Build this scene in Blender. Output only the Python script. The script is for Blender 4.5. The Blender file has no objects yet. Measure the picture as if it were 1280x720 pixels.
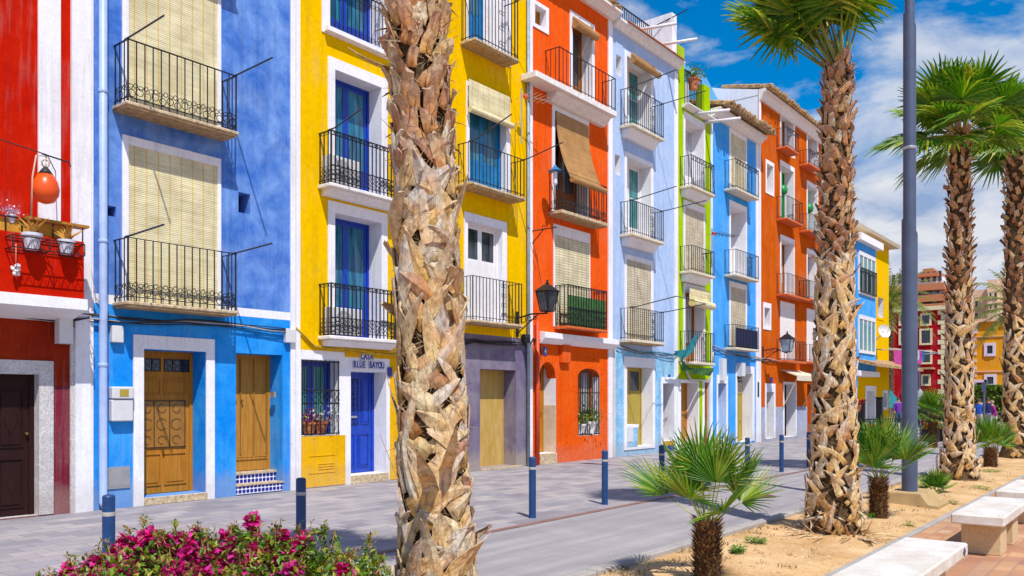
import bpy, bmesh, math, random
from mathutils import Vector, Matrix
random.seed(11)
R = math.radians
C = bpy.context.scene.collection
sc = bpy.context.scene
# ---------------------------------------------------------------- survey helpers
# The street: facades stand on the plane X=0 and run along +Y, the promenade is at +X.
CX, CY, CZ, F = 12.93, -5.8, 1.7, 1040.0
CA, SA = 0.7834, 0.6215
def Y_(px, X=0.0):
    t = (px - 640) / F
    return CY + (CX - X) * (CA + SA * t) / (SA - CA * t)
def Z_(px, py, X=0.0):
    r = Y_(px, X) - CY
    return CZ - (py - 499.5) / F * (SA * (CX - X) + CA * r)
def X_at(px, Y):
    t = (px - 640) / F
    return CX + (Y - CY) * (CA * t - SA) / (CA + SA * t)
def Z_at(px, py, Y):
    a = X_at(px, Y) - CX
    return CZ - (py - 499.5) / F * (-SA * a + CA * (Y - CY))
def P_(px, zc, z=0.0):
    xc = (px - 640) / F * zc
    return Vector((CX + xc * CA - zc * SA, CY + xc * SA + zc * CA, z))
# ---------------------------------------------------------------- materials
def newmat(name):
    m = bpy.data.materials.new(name); m.use_nodes = True
    nt = m.node_tree; b = nt.nodes['Principled BSDF']
    return m, nt, b
def nd(nt, typ, **kw):
    n = nt.nodes.new(typ)
    for k, v in kw.items():
        if k in n.inputs: n.inputs[k].default_value = v
        else: setattr(n, k, v)
    return n
def lk(nt, a, b): nt.links.new(a, b)
def c4(c): return (c[0], c[1], c[2], 1)
def coord(nt, scale=(1, 1, 1)):
    tc = nd(nt, 'ShaderNodeTexCoord'); mp = nd(nt, 'ShaderNodeMapping'); mp.inputs['Scale'].default_value = scale
    lk(nt, tc.outputs['Object'], mp.inputs['Vector']); return mp.outputs['Vector']
def ramp(nt, src, stops):
    r = nd(nt, 'ShaderNodeValToRGB'); e = r.color_ramp.elements
    while len(e) > len(stops): e.remove(e[-1])
    while len(e) < len(stops): e.new(0.5)
    for i, (p, c) in enumerate(stops):
        e[i].position = p; e[i].color = c4(c) if not isinstance(c, float) else (c, c, c, 1)
    lk(nt, src, r.inputs['Fac']); return r.outputs['Color']
def mix(nt, a, b, fac, mode='MIX'):
    m = nd(nt, 'ShaderNodeMix', data_type='RGBA', blend_type=mode)
    for sock, v in ((m.inputs[0], fac), (m.inputs[6], a), (m.inputs[7], b)):
        if hasattr(v, 'links'): lk(nt, v, sock)
        elif isinstance(v, (int, float)): sock.default_value = v
        else: sock.default_value = c4(v)
    return m.outputs[2]
def noise(nt, vec, scale, detail=4, rough=.55, dist=0.0):
    n = nd(nt, 'ShaderNodeTexNoise'); n.inputs['Scale'].default_value = scale; n.inputs['Detail'].default_value = detail
    n.inputs['Roughness'].default_value = rough; n.inputs['Distortion'].default_value = dist
    lk(nt, vec, n.inputs['Vector']); return n.outputs['Fac']
def bump(nt, b, h, strength, dist=.01):
    n = nd(nt, 'ShaderNodeBump'); n.inputs['Strength'].default_value = strength; n.inputs['Distance'].default_value = dist
    lk(nt, h, n.inputs['Height']); lk(nt, n.outputs['Normal'], b.inputs['Normal'])
def math_(nt, op, a, b=None):
    m = nd(nt, 'ShaderNodeMath', operation=op)
    for s, v in ((m.inputs[0], a), (m.inputs[1], b)):
        if v is None: continue
        if hasattr(v, 'links'): lk(nt, v, s)
        else: s.default_value = v
    return m.outputs[0]
def plaster(name, c, c2=None, amt=.6, rough_bump=.25, scale=1.3, grain=45, streak=.5, peel=None, dirt=.35):
    """painted lime render: broad washes, rain streaks, fine grain, splash dirt at the foot, optional flaked patches"""
    m, nt, b = newmat(name); v = coord(nt)
    c2 = c2 or tuple(min(1, x * 1.25 + .03) for x in c)
    wash = ramp(nt, noise(nt, v, scale, 6, .62, .4), [(.36, 0.0), (.66, 1.0)])
    col = mix(nt, c, c2, math_(nt, 'MULTIPLY', wash, amt))
    vs = coord(nt, (6, 6, .35))
    st = ramp(nt, noise(nt, vs, 1.0, 4), [(.5, 0.0), (.75, 1.0)])
    col = mix(nt, col, tuple(x * .62 + .01 for x in c), math_(nt, 'MULTIPLY', st, streak * .75))
    vs2 = coord(nt, (14, 14, .8)); st2 = ramp(nt, math_(nt, 'MULTIPLY', noise(nt, vs2, 1.0, 5, .65), noise(nt, v, .8, 3)), [(.27, 0.0), (.36, 1.0)])
    col = mix(nt, col, (.42, .37, .33), math_(nt, 'MULTIPLY', st2, (.22 if min(c) > .6 else .12) * (2 if streak > .6 else 1)))
    if rough_bump >= .9:
        col = mix(nt, col, ramp(nt, noise(nt, v, grain * .55, 4, .75), [(.36, (.62, .62, .65)), (.58, (1.1, 1.1, 1.1))]), .75, 'MULTIPLY')
    fine = ramp(nt, noise(nt, v, 26, 5, .7), [(.3, (.86, .86, .88)), (.7, (1.08, 1.08, 1.08))])
    mid = ramp(nt, noise(nt, v, 7, 5, .7, .5), [(.34, (.86, .86, .89)), (.60, (1.08, 1.08, 1.07))])
    col = mix(nt, col, mid, .30 if min(c) > .6 else .6, 'MULTIPLY')
    col = mix(nt, col, fine, .7, 'MULTIPLY')
    if dirt:
        sp = nd(nt, 'ShaderNodeSeparateXYZ'); lk(nt, v, sp.inputs[0])
        zz = math_(nt, 'ADD', sp.outputs[2], math_(nt, 'MULTIPLY', noise(nt, v, 5, 4), -.5))
        foot = ramp(nt, zz, [(0.0, 1.0), (.28, 0.0)])
        col = mix(nt, col, (.36, .30, .26), math_(nt, 'MULTIPLY', foot, dirt))
    if peel:
        pk = ramp(nt, noise(nt, v, 1.7, 7, .6, .8), [(.69, 0.0), (.70, 1.0)])
        col = mix(nt, col, peel, pk)
    lk(nt, col, b.inputs['Base Color']); b.inputs['Roughness'].default_value = .9
    b.inputs['Specular IOR Level'].default_value = .0
    h = math_(nt, 'ADD', noise(nt, v, grain, 6, .7), math_(nt, 'MULTIPLY', noise(nt, v, 4, 3), 1.6))
    bump(nt, b, h, rough_bump, .012)
    return m
def simple(name, c, rough=.6, metal=0.0, var=.15, scale=8, bmp=.1, c2=None, spec=.5):
    m, nt, b = newmat(name); v = coord(nt)
    n = noise(nt, v, scale, 5, .6)
    lo = tuple(x * (1 - var) for x in c); hi = c2 or tuple(min(1, x * (1 + var)) for x in c)
    lk(nt, ramp(nt, n, [(.3, lo), (.7, hi)]), b.inputs['Base Color'])
    b.inputs['Roughness'].default_value = rough; b.inputs['Metallic'].default_value = metal; b.inputs['Specular IOR Level'].default_value = spec
    if bmp: bump(nt, b, noise(nt, v, scale * 6, 4), bmp, .004)
    return m
def wood(name, c, c2, sc_=3.0, rough=.55, stretch=(6, 14, .6)):
    m, nt, b = newmat(name); v = coord(nt, stretch)
    n = noise(nt, v, sc_, 6, .65, 1.2)
    col = ramp(nt, n, [(.32, c), (.52, tuple((x + y) / 2 for x, y in zip(c, c2))), (.72, c2)])
    v2 = coord(nt); col = mix(nt, col, (.5, .5, .5), math_(nt, 'MULTIPLY', ramp(nt, noise(nt, v2, 2.5, 4), [(.5, 0.0), (.8, 1.0)]), .25), 'MULTIPLY')
    lk(nt, col, b.inputs['Base Color']); b.inputs['Roughness'].default_value = rough
    b.inputs['Specular IOR Level'].default_value = .2; bump(nt, b, n, .35, .004); return m
def blindmat(name, slat, cord, gap, pitch=.03, cords=.16, pale=None):
    m, nt, b = newmat(name); v = coord(nt)
    sp = nd(nt, 'ShaderNodeSeparateXYZ'); lk(nt, v, sp.inputs[0])
    def tri(x, p):
        return math_(nt, 'PINGPONG', x, p / 2)
    zz = tri(sp.outputs[2], pitch); sl = math_(nt, 'DIVIDE', zz, pitch / 2)
    col = ramp(nt, sl, [(.0, gap), (.22, gap), (.34, slat)])
    yy = math_(nt, 'DIVIDE', tri(sp.outputs[1], cords), cords / 2)
    ck = ramp(nt, yy, [(.0, 1.0), (.09, 1.0), (.13, 0.0)])
    col = mix(nt, col, cord, math_(nt, 'MULTIPLY', ck, .8))
    w = ramp(nt, noise(nt, v, 2.3, 4), [(.3, (.74, .72, .68)), (.7, (1.04, 1.04, 1.04))])
    col = mix(nt, col, w, 1.0, 'MULTIPLY')
    vb = coord(nt, (.6, .6, 9)); col = mix(nt, col, ramp(nt, noise(nt, vb, 1.6, 4, .7), [(.34, (.80, .78, .72)), (.6, (1.04, 1.04, 1.04))]), .9, 'MULTIPLY')
    lk(nt, col, b.inputs['Base Color']); b.inputs['Roughness'].default_value = .6
    bump(nt, b, sl, .5, .006); return m
def pane(name, c, c2, rough=.06):
    m, nt, b = newmat(name); v = coord(nt, (1, 5, .5))
    lk(nt, ramp(nt, noise(nt, v, 2.2, 3), [(.35, c), (.65, c2)]), b.inputs['Base Color'])
    b.inputs['Roughness'].default_value = rough; b.inputs['Specular IOR Level'].default_value = .7
    return m
M = {}
M['red'] = plaster('red_render', (.50, .010, .003), (.62, .022, .004), rough_bump=.4, scale=1.0)
M['brick_red'] = plaster('brick_red_render', (.28, .022, .008), (.40, .045, .012), rough_bump=.7)
M['burgundy'] = plaster('burgundy_pebble_render', (.20, .014, .035), (.34, .05, .08), rough_bump=1.0, grain=60)
M['rough_white'] = plaster('rough_white_render', (.66, .62, .60), (.78, .76, .76), rough_bump=1.0, grain=60)
M['white'] = plaster('white_lime_wash', (.84, .83, .87), (.90, .90, .92), rough_bump=.12, streak=.2, dirt=.25)
M['periwinkle'] = plaster('periwinkle_render', (.05, .165, .56), (.22, .40, .80), amt=.8, scale=1.8, streak=.6, rough_bump=.25, peel=None)
M['azure'] = plaster('azure_render', (.006, .24, .78), (.06, .40, .90), amt=.8, rough_bump=.25)
M['pale_blue'] = plaster('pale_blue_render', (.22, .44, .85), (.36, .56, .92), amt=.5)
M['yellow'] = plaster('yellow_render', (.86, .50, .0), (.90, .56, .002), amt=.5, rough_bump=.15, dirt=.1)
M['amber'] = plaster('amber_render', (.80, .42, .004), (.84, .48, .012), amt=.5, rough_bump=.1, dirt=.15)
M['purple'] = plaster('violet_grey_render', (.15, .12, .21), (.30, .26, .30), amt=.9, rough_bump=.35, dirt=.8)
M['orange_red'] = plaster('orange_red_render', (.84, .095, .008), (.88, .14, .016), amt=.6, rough_bump=.3, dirt=.15)
M['stipple_orange'] = plaster('stippled_orange_render', (.85, .10, .006), (.90, .15, .016), amt=.6, rough_bump=1.0, grain=38, dirt=.15)
M['light_blue'] = plaster('light_blue_render', (.40, .55, .82), (.54, .66, .88), amt=.6, peel=(.75, .70, .72), dirt=.1)
M['stipple_cyan'] = plaster('stippled_cyan_render', (.18, .50, .80), (.45, .68, .86), amt=.9, scale=2.5, rough_bump=1.0, grain=38)
M['lime'] = plaster('lime_render', (.34, .54, .002), (.46, .64, .006), amt=.6)
M['attic_blue'] = plaster('attic_blue_render', (.10, .42, .80), (.2, .52, .85))
M['sky_blue'] = plaster('sky_blue_render', (.05, .34, .86), (.14, .47, .92), amt=.6)
M['rust'] = plaster('rust_orange_render', (.55, .09, .006), (.66, .14, .012), amt=.7, peel=None)
M['dado'] = plaster('grey_blue_dado', (.32, .36, .48), (.46, .48, .58), amt=.8, rough_bump=.6)
M['peeling'] = plaster('peeling_white_wash', (.62, .58, .58), (.76, .72, .72), amt=.7, peel=(.42, .30, .22))
M['tan_tile'] = simple('tan_tile', (.62, .50, .36), .5)
M['slab_cream'] = simple('cream_balcony_slab', (.72, .60, .40), .85, var=.22, scale=12, bmp=.4, c2=(.80, .72, .58))
M['slab'] = simple('weathered_stone_slab', (.50, .33, .17), .85, var=.4, scale=16, bmp=.7, c2=(.76, .62, .42))
M['slab_white'] = simple('white_painted_slab', (.78, .74, .72), .8, var=.12, scale=9, bmp=.3)
M['slab_red'] = simple('rust_painted_slab', (.60, .12, .02), .8, var=.2, scale=9, bmp=.3)
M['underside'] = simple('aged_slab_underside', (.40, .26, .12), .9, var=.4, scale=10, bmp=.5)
M['iron'] = simple('black_wrought_iron', (.016, .015, .017), .45, .3, .3, 30, .2)
M['arm'] = simple('dark_painted_bar', (.022, .026, .05), .4, .2)
M['blind_cream'] = blindmat('cream_slat_blind', (.88, .82, .56), (.74, .50, .12), (.60, .50, .22), .030, .20)
M['blind_far'] = blindmat('pale_slat_blind', (.80, .74, .52), (.52, .38, .16), (.52, .44, .26), .07, .22)
M['blind_tan'] = blindmat('tan_reed_blind', (.52, .28, .09), (.40, .20, .06), (.36, .18, .05), .025, .4)
M['blind_grey'] = blindmat('weathered_slat_blind', (.70, .62, .46), (.30, .25, .18), (.42, .36, .26), .07, .2)
M['royal'] = simple('royal_blue_gloss_paint', (.006, .05, .42), .35, 0, .2, 6)
M['azure_gloss'] = simple('turquoise_gloss_paint', (.004, .17, .42), .35, 0, .25, 6)
M['white_gloss'] = simple('white_gloss_paint', (.78, .76, .78), .4, 0, .08, 6)
M['grey_white'] = simple('grey_plastic', (.66, .66, .68), .45, 0, .06, 5)
M['green_paint'] = simple('green_paint', (.01, .24, .05), .4)
M['olive'] = wood('ochre_painted_boards', (.36, .26, .04), (.48, .36, .08))
M['oak'] = wood('varnished_oak', (.34, .12, .010), (.58, .25, .03))
M['pine'] = wood('weathered_pine', (.34, .14, .015), (.58, .29, .055))
M['brown_wood'] = wood('brown_wood', (.26, .08, .015), (.40, .15, .03))
M['dark_wood'] = wood('dark_stained_wood', (.016, .004, .004), (.034, .009, .008), rough=.6)
M['ply'] = wood('weather_stained_plywood', (.46, .27, .05), (.60, .42, .16), 1.5, .8, (2, 3, .7))
M['glass_blue'] = pane('blue_curtained_glass', (.01, .07, .16), (.03, .22, .34))
M['glass_teal'] = pane('teal_glass', (.01, .12, .14), (.05, .30, .30))
M['glass_dark'] = pane('dark_glass', (.01, .012, .02), (.05, .06, .08))
M['glass_pale'] = pane('pale_curtained_glass', (.25, .30, .36), (.50, .52, .56))
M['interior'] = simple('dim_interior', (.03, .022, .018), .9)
M['brass'] = simple('dull_brass', (.30, .20, .06), .4, .8)
M['pvc'] = simple('pale_blue_pipe', (.36, .48, .78), .45, 0, .1)
M['pipe_grey'] = simple('grey_pipe', (.28, .34, .40), .5, 0, .2)
M['pipe_red'] = simple('red_painted_pipe', (.66, .06, .01), .5, 0, .15)
M['cable_black'] = simple('black_cable', (.02, .018, .02), .6)
M['cable_grey'] = simple('grey_cable', (.42, .40, .42), .6)
M['cable_yellow'] = simple('yellow_painted_cable', (.62, .38, .01), .6, 0, .3)
M['ochre_paint'] = simple('ochre_painted_board', (.55, .27, .02), .7, 0, .25)
M['terracotta'] = simple('terracotta', (.50, .17, .07), .85, 0, .25, 12, .3)
M['rooftile'] = simple('lichen_covered_roof_tile', (.34, .16, .05), .95, 0, .6, 7, .8, c2=(.66, .44, .22))
M['alu'] = simple('brushed_aluminium', (.55, .56, .58), .35, .8, .1)
M['orange_plastic'] = simple('orange_plastic', (.85, .09, .006), .35, 0, .12, 5)
M['rope'] = simple('pale_rope', (.60, .45, .34), .9)
M['lamp_glass'] = simple('milky_lamp_glass', (.45, .42, .40), .15, 0, .1)
M['navy'] = simple('navy_bollard_paint', (.008, .05, .17), .45, 0, .25, 12)
M['band'] = simple('worn_reflective_band', (.42, .40, .36), .5, 0, .2, 30)
M['teal_cloth'] = simple('teal_cloth', (.006, .15, .19), .8, 0, .25)
M['green_net'] = simple('green_netting', (.04, .14, .03), .8, 0, .4)
M['navy_cloth'] = simple('navy_screen_cloth', (.012, .02, .08), .8, 0, .2)
M['steel_blue'] = simple('grey_blue_lamp_post_paint', (.075, .10, .17), .5, .1, .15, 3, .05)
M['letter_blue'] = simple('dark_blue_glaze', (.015, .02, .25), .3)
M['tile_white'] = simple('white_glazed_tile', (.68, .68, .78), .25, 0, .08)
def azulejo():
    m, nt, b = newmat('blue_star_tiles'); v = coord(nt, (1, 1, 1))
    sp = nd(nt, 'ShaderNodeSeparateXYZ'); lk(nt, v, sp.inputs[0])
    s = .085
    u = math_(nt, 'SUBTRACT', math_(nt, 'PINGPONG', sp.outputs[1], s / 2), s / 4); w = math_(nt, 'SUBTRACT', math_(nt, 'PINGPONG', math_(nt, 'ADD', sp.outputs[2], .01), s / 2), s / 4)
    a = math_(nt, 'ABSOLUTE', u); c = math_(nt, 'ABSOLUTE', w)
    d = math_(nt, 'DIVIDE', math_(nt, 'ADD', a, c), s / 2)
    lk(nt, ramp(nt, d, [(.0, (.75, .78, .9)), (.30, (.75, .78, .9)), (.42, (.01, .02, .35)), (.72, (.01, .02, .35)), (.8, (.75, .78, .9))]), b.inputs['Base Color'])
    b.inputs['Roughness'].default_value = .2; return m
def checker_tiles():
    m, nt, b = newmat('navy_and_white_star_tiles'); v = coord(nt)
    sp = nd(nt, 'ShaderNodeSeparateXYZ'); lk(nt, v, sp.inputs[0])
    s = .16
    def wv(x): return math_(nt, 'COSINE', math_(nt, 'MULTIPLY', x, 2 * math.pi / s))
    p = math_(nt, 'MULTIPLY', wv(sp.outputs[1]), wv(math_(nt, 'ADD', sp.outputs[2], .012)))
    lk(nt, ramp(nt, math_(nt, 'ABSOLUTE', p), [(.0, (.80, .82, .92)), (.16, (.80, .82, .92)), (.3, (.012, .015, .26)), (1.0, (.012, .015, .26))]), b.inputs['Base Color'])
    b.inputs['Roughness'].default_value = .2; return m
M['azulejo'] = checker_tiles()
M['pane_oak'] = simple('amber_pane', (.34, .15, .025), .2)
def leafmat(name, c, c2, c3=None, rough=.45, trans=.25):
    m, nt, b = newmat(name)
    g = nd(nt, 'ShaderNodeNewGeometry')
    stops = [(.0, c), (.6, c2)] + ([(1.0, c3)] if c3 else [])
    col = ramp(nt, g.outputs['Random Per Island'], stops)
    v = coord(nt); col = mix(nt, col, ramp(nt, noise(nt, v, 9, 3), [(.3, (.75, .75, .75)), (.7, (1.15, 1.15, 1.1))]), 1.0, 'MULTIPLY')
    lk(nt, col, b.inputs['Base Color']); b.inputs['Roughness'].default_value = rough
    t = nd(nt, 'ShaderNodeBsdfTranslucent'); lk(nt, mix(nt, col, (1.3, 1.6, .5), 1.0, 'MULTIPLY'), t.inputs['Color'])
    ms = nd(nt, 'ShaderNodeMixShader'); ms.inputs[0].default_value = trans
    out = nt.nodes['Material Output']; lk(nt, b.outputs[0], ms.inputs[1]); lk(nt, t.outputs[0], ms.inputs[2]); lk(nt, ms.outputs[0], out.inputs['Surface'])
    return m
M['fan_leaf'] = leafmat('fan_leaf_green', (.05, .155, .006), (.14, .29, .012), (.50, .46, .05), .38, .32)
M['stiff_leaf'] = leafmat('stiff_leaf_green', (.04, .15, .012), (.13, .30, .025), (.40, .44, .06), .4, .22)
M['petiole'] = leafmat('petiole_green', (.12, .20, .03), (.26, .30, .05), (.40, .36, .10), .5, .05)
M['date_leaf'] = leafmat('date_leaf_olive', (.07, .14, .03), (.20, .26, .03), (.42, .38, .04), .5, .2)
M['bush_leaf'] = leafmat('bush_leaf_green', (.035, .11, .006), (.13, .26, .010), (.40, .34, .03), .45, .25)
M['tip_leaf'] = leafmat('bronze_tip_leaf', (.12, .16, .02), (.30, .22, .03), (.34, .09, .02), .45, .25)
M['bract'] = leafmat('magenta_bract', (.40, .001, .10), (.72, .005, .27), (.80, .04, .44), .6, .3)
M['petal_pink'] = leafmat('pink_petal', (.45, .02, .30), (.6, .08, .5), (.8, .7, .8), .6, .3)
M['petal_red'] = leafmat('red_petal', (.6, .01, .01), (.8, .03, .03), None, .6, .3)
M['aloe'] = leafmat('orange_aloe', (.45, .20, .02), (.70, .34, .05), (.55, .38, .10), .5, .1)
M['hedge_leaf'] = leafmat('hedge_leaf', (.04, .12, .01), (.14, .24, .02), (.34, .36, .04), .5, .2)
def bootmat(name, darks, lights):
    m, nt, b = newmat(name); g = nd(nt, 'ShaderNodeNewGeometry')
    v = coord(nt, (1, 1, .22)); n = noise(nt, v, 38, 5, .7, .8)
    at = nd(nt, 'ShaderNodeAttribute', attribute_name='tip')
    base = ramp(nt, g.outputs['Random Per Island'], lights)
    vv = coord(nt); org = ramp(nt, noise(nt, vv, 9, 3, .5), [(.42, 0.0), (.6, 1.0)])
    base = mix(nt, base, darks[1], math_(nt, 'MULTIPLY', org, .55))
    col = mix(nt, base, (.50, .44, .42), math_(nt, 'MULTIPLY', at.outputs['Fac'], .55))
    rim = nd(nt, 'ShaderNodeAttribute', attribute_name='rim')
    rimf = ramp(nt, math_(nt, 'ADD', rim.outputs['Fac'], math_(nt, 'MULTIPLY', math_(nt, 'SUBTRACT', n, .5), .9)), [(.55, 0.0), (.95, .85)])
    col = mix(nt, col, (.56, .47, .40), rimf)
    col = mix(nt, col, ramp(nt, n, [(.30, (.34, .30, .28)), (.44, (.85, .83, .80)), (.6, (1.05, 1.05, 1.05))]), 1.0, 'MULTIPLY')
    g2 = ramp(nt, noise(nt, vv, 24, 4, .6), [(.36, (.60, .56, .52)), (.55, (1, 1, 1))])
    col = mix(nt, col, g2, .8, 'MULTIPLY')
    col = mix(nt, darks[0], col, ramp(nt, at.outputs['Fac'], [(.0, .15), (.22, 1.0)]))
    lk(nt, col, b.inputs['Base Color']); b.inputs['Roughness'].default_value = .8; b.inputs['Specular IOR Level'].default_value = .3
    bump(nt, b, n, 1.0, .012); return m
M['boot'] = bootmat('dry_leaf_base', [(.20, .10, .035), (.80, .36, .03)], [(.0, (.80, .48, .12)), (.35, (.88, .64, .26)), (.7, (.90, .77, .50)), (1., (.66, .60, .54))])
M['boot_dark'] = bootmat('old_brown_leaf_base', [(.08, .022, .005), (.66, .20, .010)], [(.0, (.36, .13, .02)), (.5, (.58, .26, .05)), (1., (.78, .46, .17))])
M['fibre'] = simple('coarse_trunk_fibre', (.06, .03, .012), .95, 0, .6, 30, 1.0, c2=(.16, .09, .035))
M['strand'] = leafmat('loose_fibre_strand', (.20, .12, .05), (.38, .27, .14), (.50, .42, .30), .8, .05)
M['stub'] = leafmat('brown_stub', (.07, .03, .012), (.20, .09, .03), (.40, .22, .08), .8, 0)
M['concrete_ochre'] = plaster('ochre_concrete', (.46, .32, .15), (.56, .42, .22), rough_bump=.3, grain=60, dirt=0)
def bench_mat():
    m, nt, b = newmat('pale_terrazzo'); v = coord(nt)
    n = noise(nt, v, 140, 3, .7); n2 = noise(nt, v, 3.5, 4)
    col = ramp(nt, n, [(.34, (.50, .43, .35)), (.46, (.74, .70, .65)), (.62, (.82, .80, .76))])
    col = mix(nt, col, ramp(nt, n2, [(.35, (.78, .72, .64)), (.65, (1, 1, 1))]), .9, 'MULTIPLY')
    lk(nt, col, b.inputs['Base Color']); b.inputs['Roughness'].default_value = .75; bump(nt, b, n, .25, .003); return m
M['bench'] = bench_mat()
M['bench_leg'] = simple('sandstone_block', (.60, .44, .24), .85, 0, .15, 40, .4)
def paving(name, cols, mortar, w, h, scale_var, rot=0.0, bstr=.3, msize=.012):
    m, nt, b = newmat(name)
    tc = nd(nt, 'ShaderNodeTexCoord'); mp = nd(nt, 'ShaderNodeMapping'); mp.inputs['Rotation'].default_value = (0, 0, rot)
    lk(nt, tc.outputs['Object'], mp.inputs['Vector']); v = mp.outputs['Vector']
    br = nd(nt, 'ShaderNodeTexBrick'); lk(nt, v, br.inputs['Vector'])
    br.inputs['Scale'].default_value = 1; br.inputs['Brick Width'].default_value = w; br.inputs['Row Height'].default_value = h
    br.inputs['Mortar Size'].default_value = msize; br.inputs['Mortar Smooth'].default_value = .2; br.inputs['Bias'].default_value = 0
    br.inputs['Color1'].default_value = (0, 0, 0, 1); br.inputs['Color2'].default_value = (1, 1, 1, 1); br.inputs['Mortar'].default_value = (.5, .5, .5, 1)
    bw = nd(nt, 'ShaderNodeRGBToBW'); lk(nt, br.outputs['Color'], bw.inputs[0])
    col = ramp(nt, bw.outputs[0], [(i / (len(cols) - 1), c) for i, c in enumerate(cols)])
    col = mix(nt, col, mortar, br.outputs['Fac'])
    v2 = tc.outputs['Object']
    col = mix(nt, col, (.20, .17, .17), ramp(nt, noise(nt, v2, 2.2, 6, .7), [(.62, 0.0), (.74, .6)]))
    col = mix(nt, col, ramp(nt, noise(nt, v2, scale_var, 6, .65), [(.3, (.78, .77, .80)), (.7, (1.12, 1.1, 1.06))]), 1.0, 'MULTIPLY')
    col = mix(nt, col, ramp(nt, noise(nt, v2, 60, 3, .7), [(.3, (.88, .88, .88)), (.7, (1.05, 1.05, 1.05))]), 1.0, 'MULTIPLY')
    lk(nt, col, b.inputs['Base Color']); b.inputs['Roughness'].default_value = .8
    h_ = math_(nt, 'SUBTRACT', noise(nt, v2, 40, 4), math_(nt, 'MULTIPLY', br.outputs['Fac'], 1.5)); bump(nt, b, h_, bstr, .006)
    return m
M['paving'] = paving('grey_block_paving', [(.25, .235, .265), (.33, .305, .32), (.43, .39, .385), (.28, .275, .32)], (.24, .22, .23), .42, .26, .9, R(90), msize=.008)
M['redtile'] = paving('terracotta_paving', [(.48, .22, .11), (.58, .33, .17), (.45, .19, .11), (.60, .40, .24)], (.42, .24, .15), .32, .16, 1.2, R(90))
def ground_mat(name, c, c2, s1, s2, speck=None, b1=.4, lanes=False):
    m, nt, b = newmat(name); v = coord(nt)
    col = ramp(nt, noise(nt, v, s1, 7, .62, .3), [(.32, c), (.68, c2)])
    col = mix(nt, col, ramp(nt, noise(nt, v, s2, 4, .75), [(.32, (.78, .78, .78)), (.6, (1.05, 1.05, 1.05))]), 1.0, 'MULTIPLY')
    if lanes:
        vl = coord(nt, (2.6, .16, 1)); col = mix(nt, col, ramp(nt, noise(nt, vl, 1.3, 5, .6), [(.34, (.76, .75, .78)), (.62, (1.10, 1.08, 1.05))]), .9, 'MULTIPLY')
        col = mix(nt, col, (.20, .18, .19), ramp(nt, noise(nt, v, 2.6, 5, .7), [(.66, 0.0), (.72, .55)]))
    if speck:
        col = mix(nt, col, speck, ramp(nt, noise(nt, v, s2 * .55, 2, .5), [(.70, 0.0), (.74, .8)]))
    lk(nt, col, b.inputs['Base Color']); b.inputs['Roughness'].default_value = .9
    bump(nt, b, noise(nt, v, s2, 5, .7), b1, .01); return m
M['road'] = ground_mat('pale_worn_asphalt', (.30, .28, .30), (.39, .36, .36), .8, 90, (.12, .11, .12), .3, lanes=True)
M['sand'] = ground_mat('ochre_sand', (.52, .29, .105), (.76, .50, .25), 1.6, 30, (.16, .11, .05), .9)
M['ground'] = ground_mat('dusty_ground', (.34, .29, .24), (.42, .37, .32), .1, 5)
M['kerb_red'] = ground_mat('dark_red_kerb', (.20, .10, .08), (.30, .16, .13), 2, 40)
M['kerb'] = ground_mat('grey_kerb_stone', (.34, .31, .29), (.44, .41, .38), 2, 40)
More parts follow.
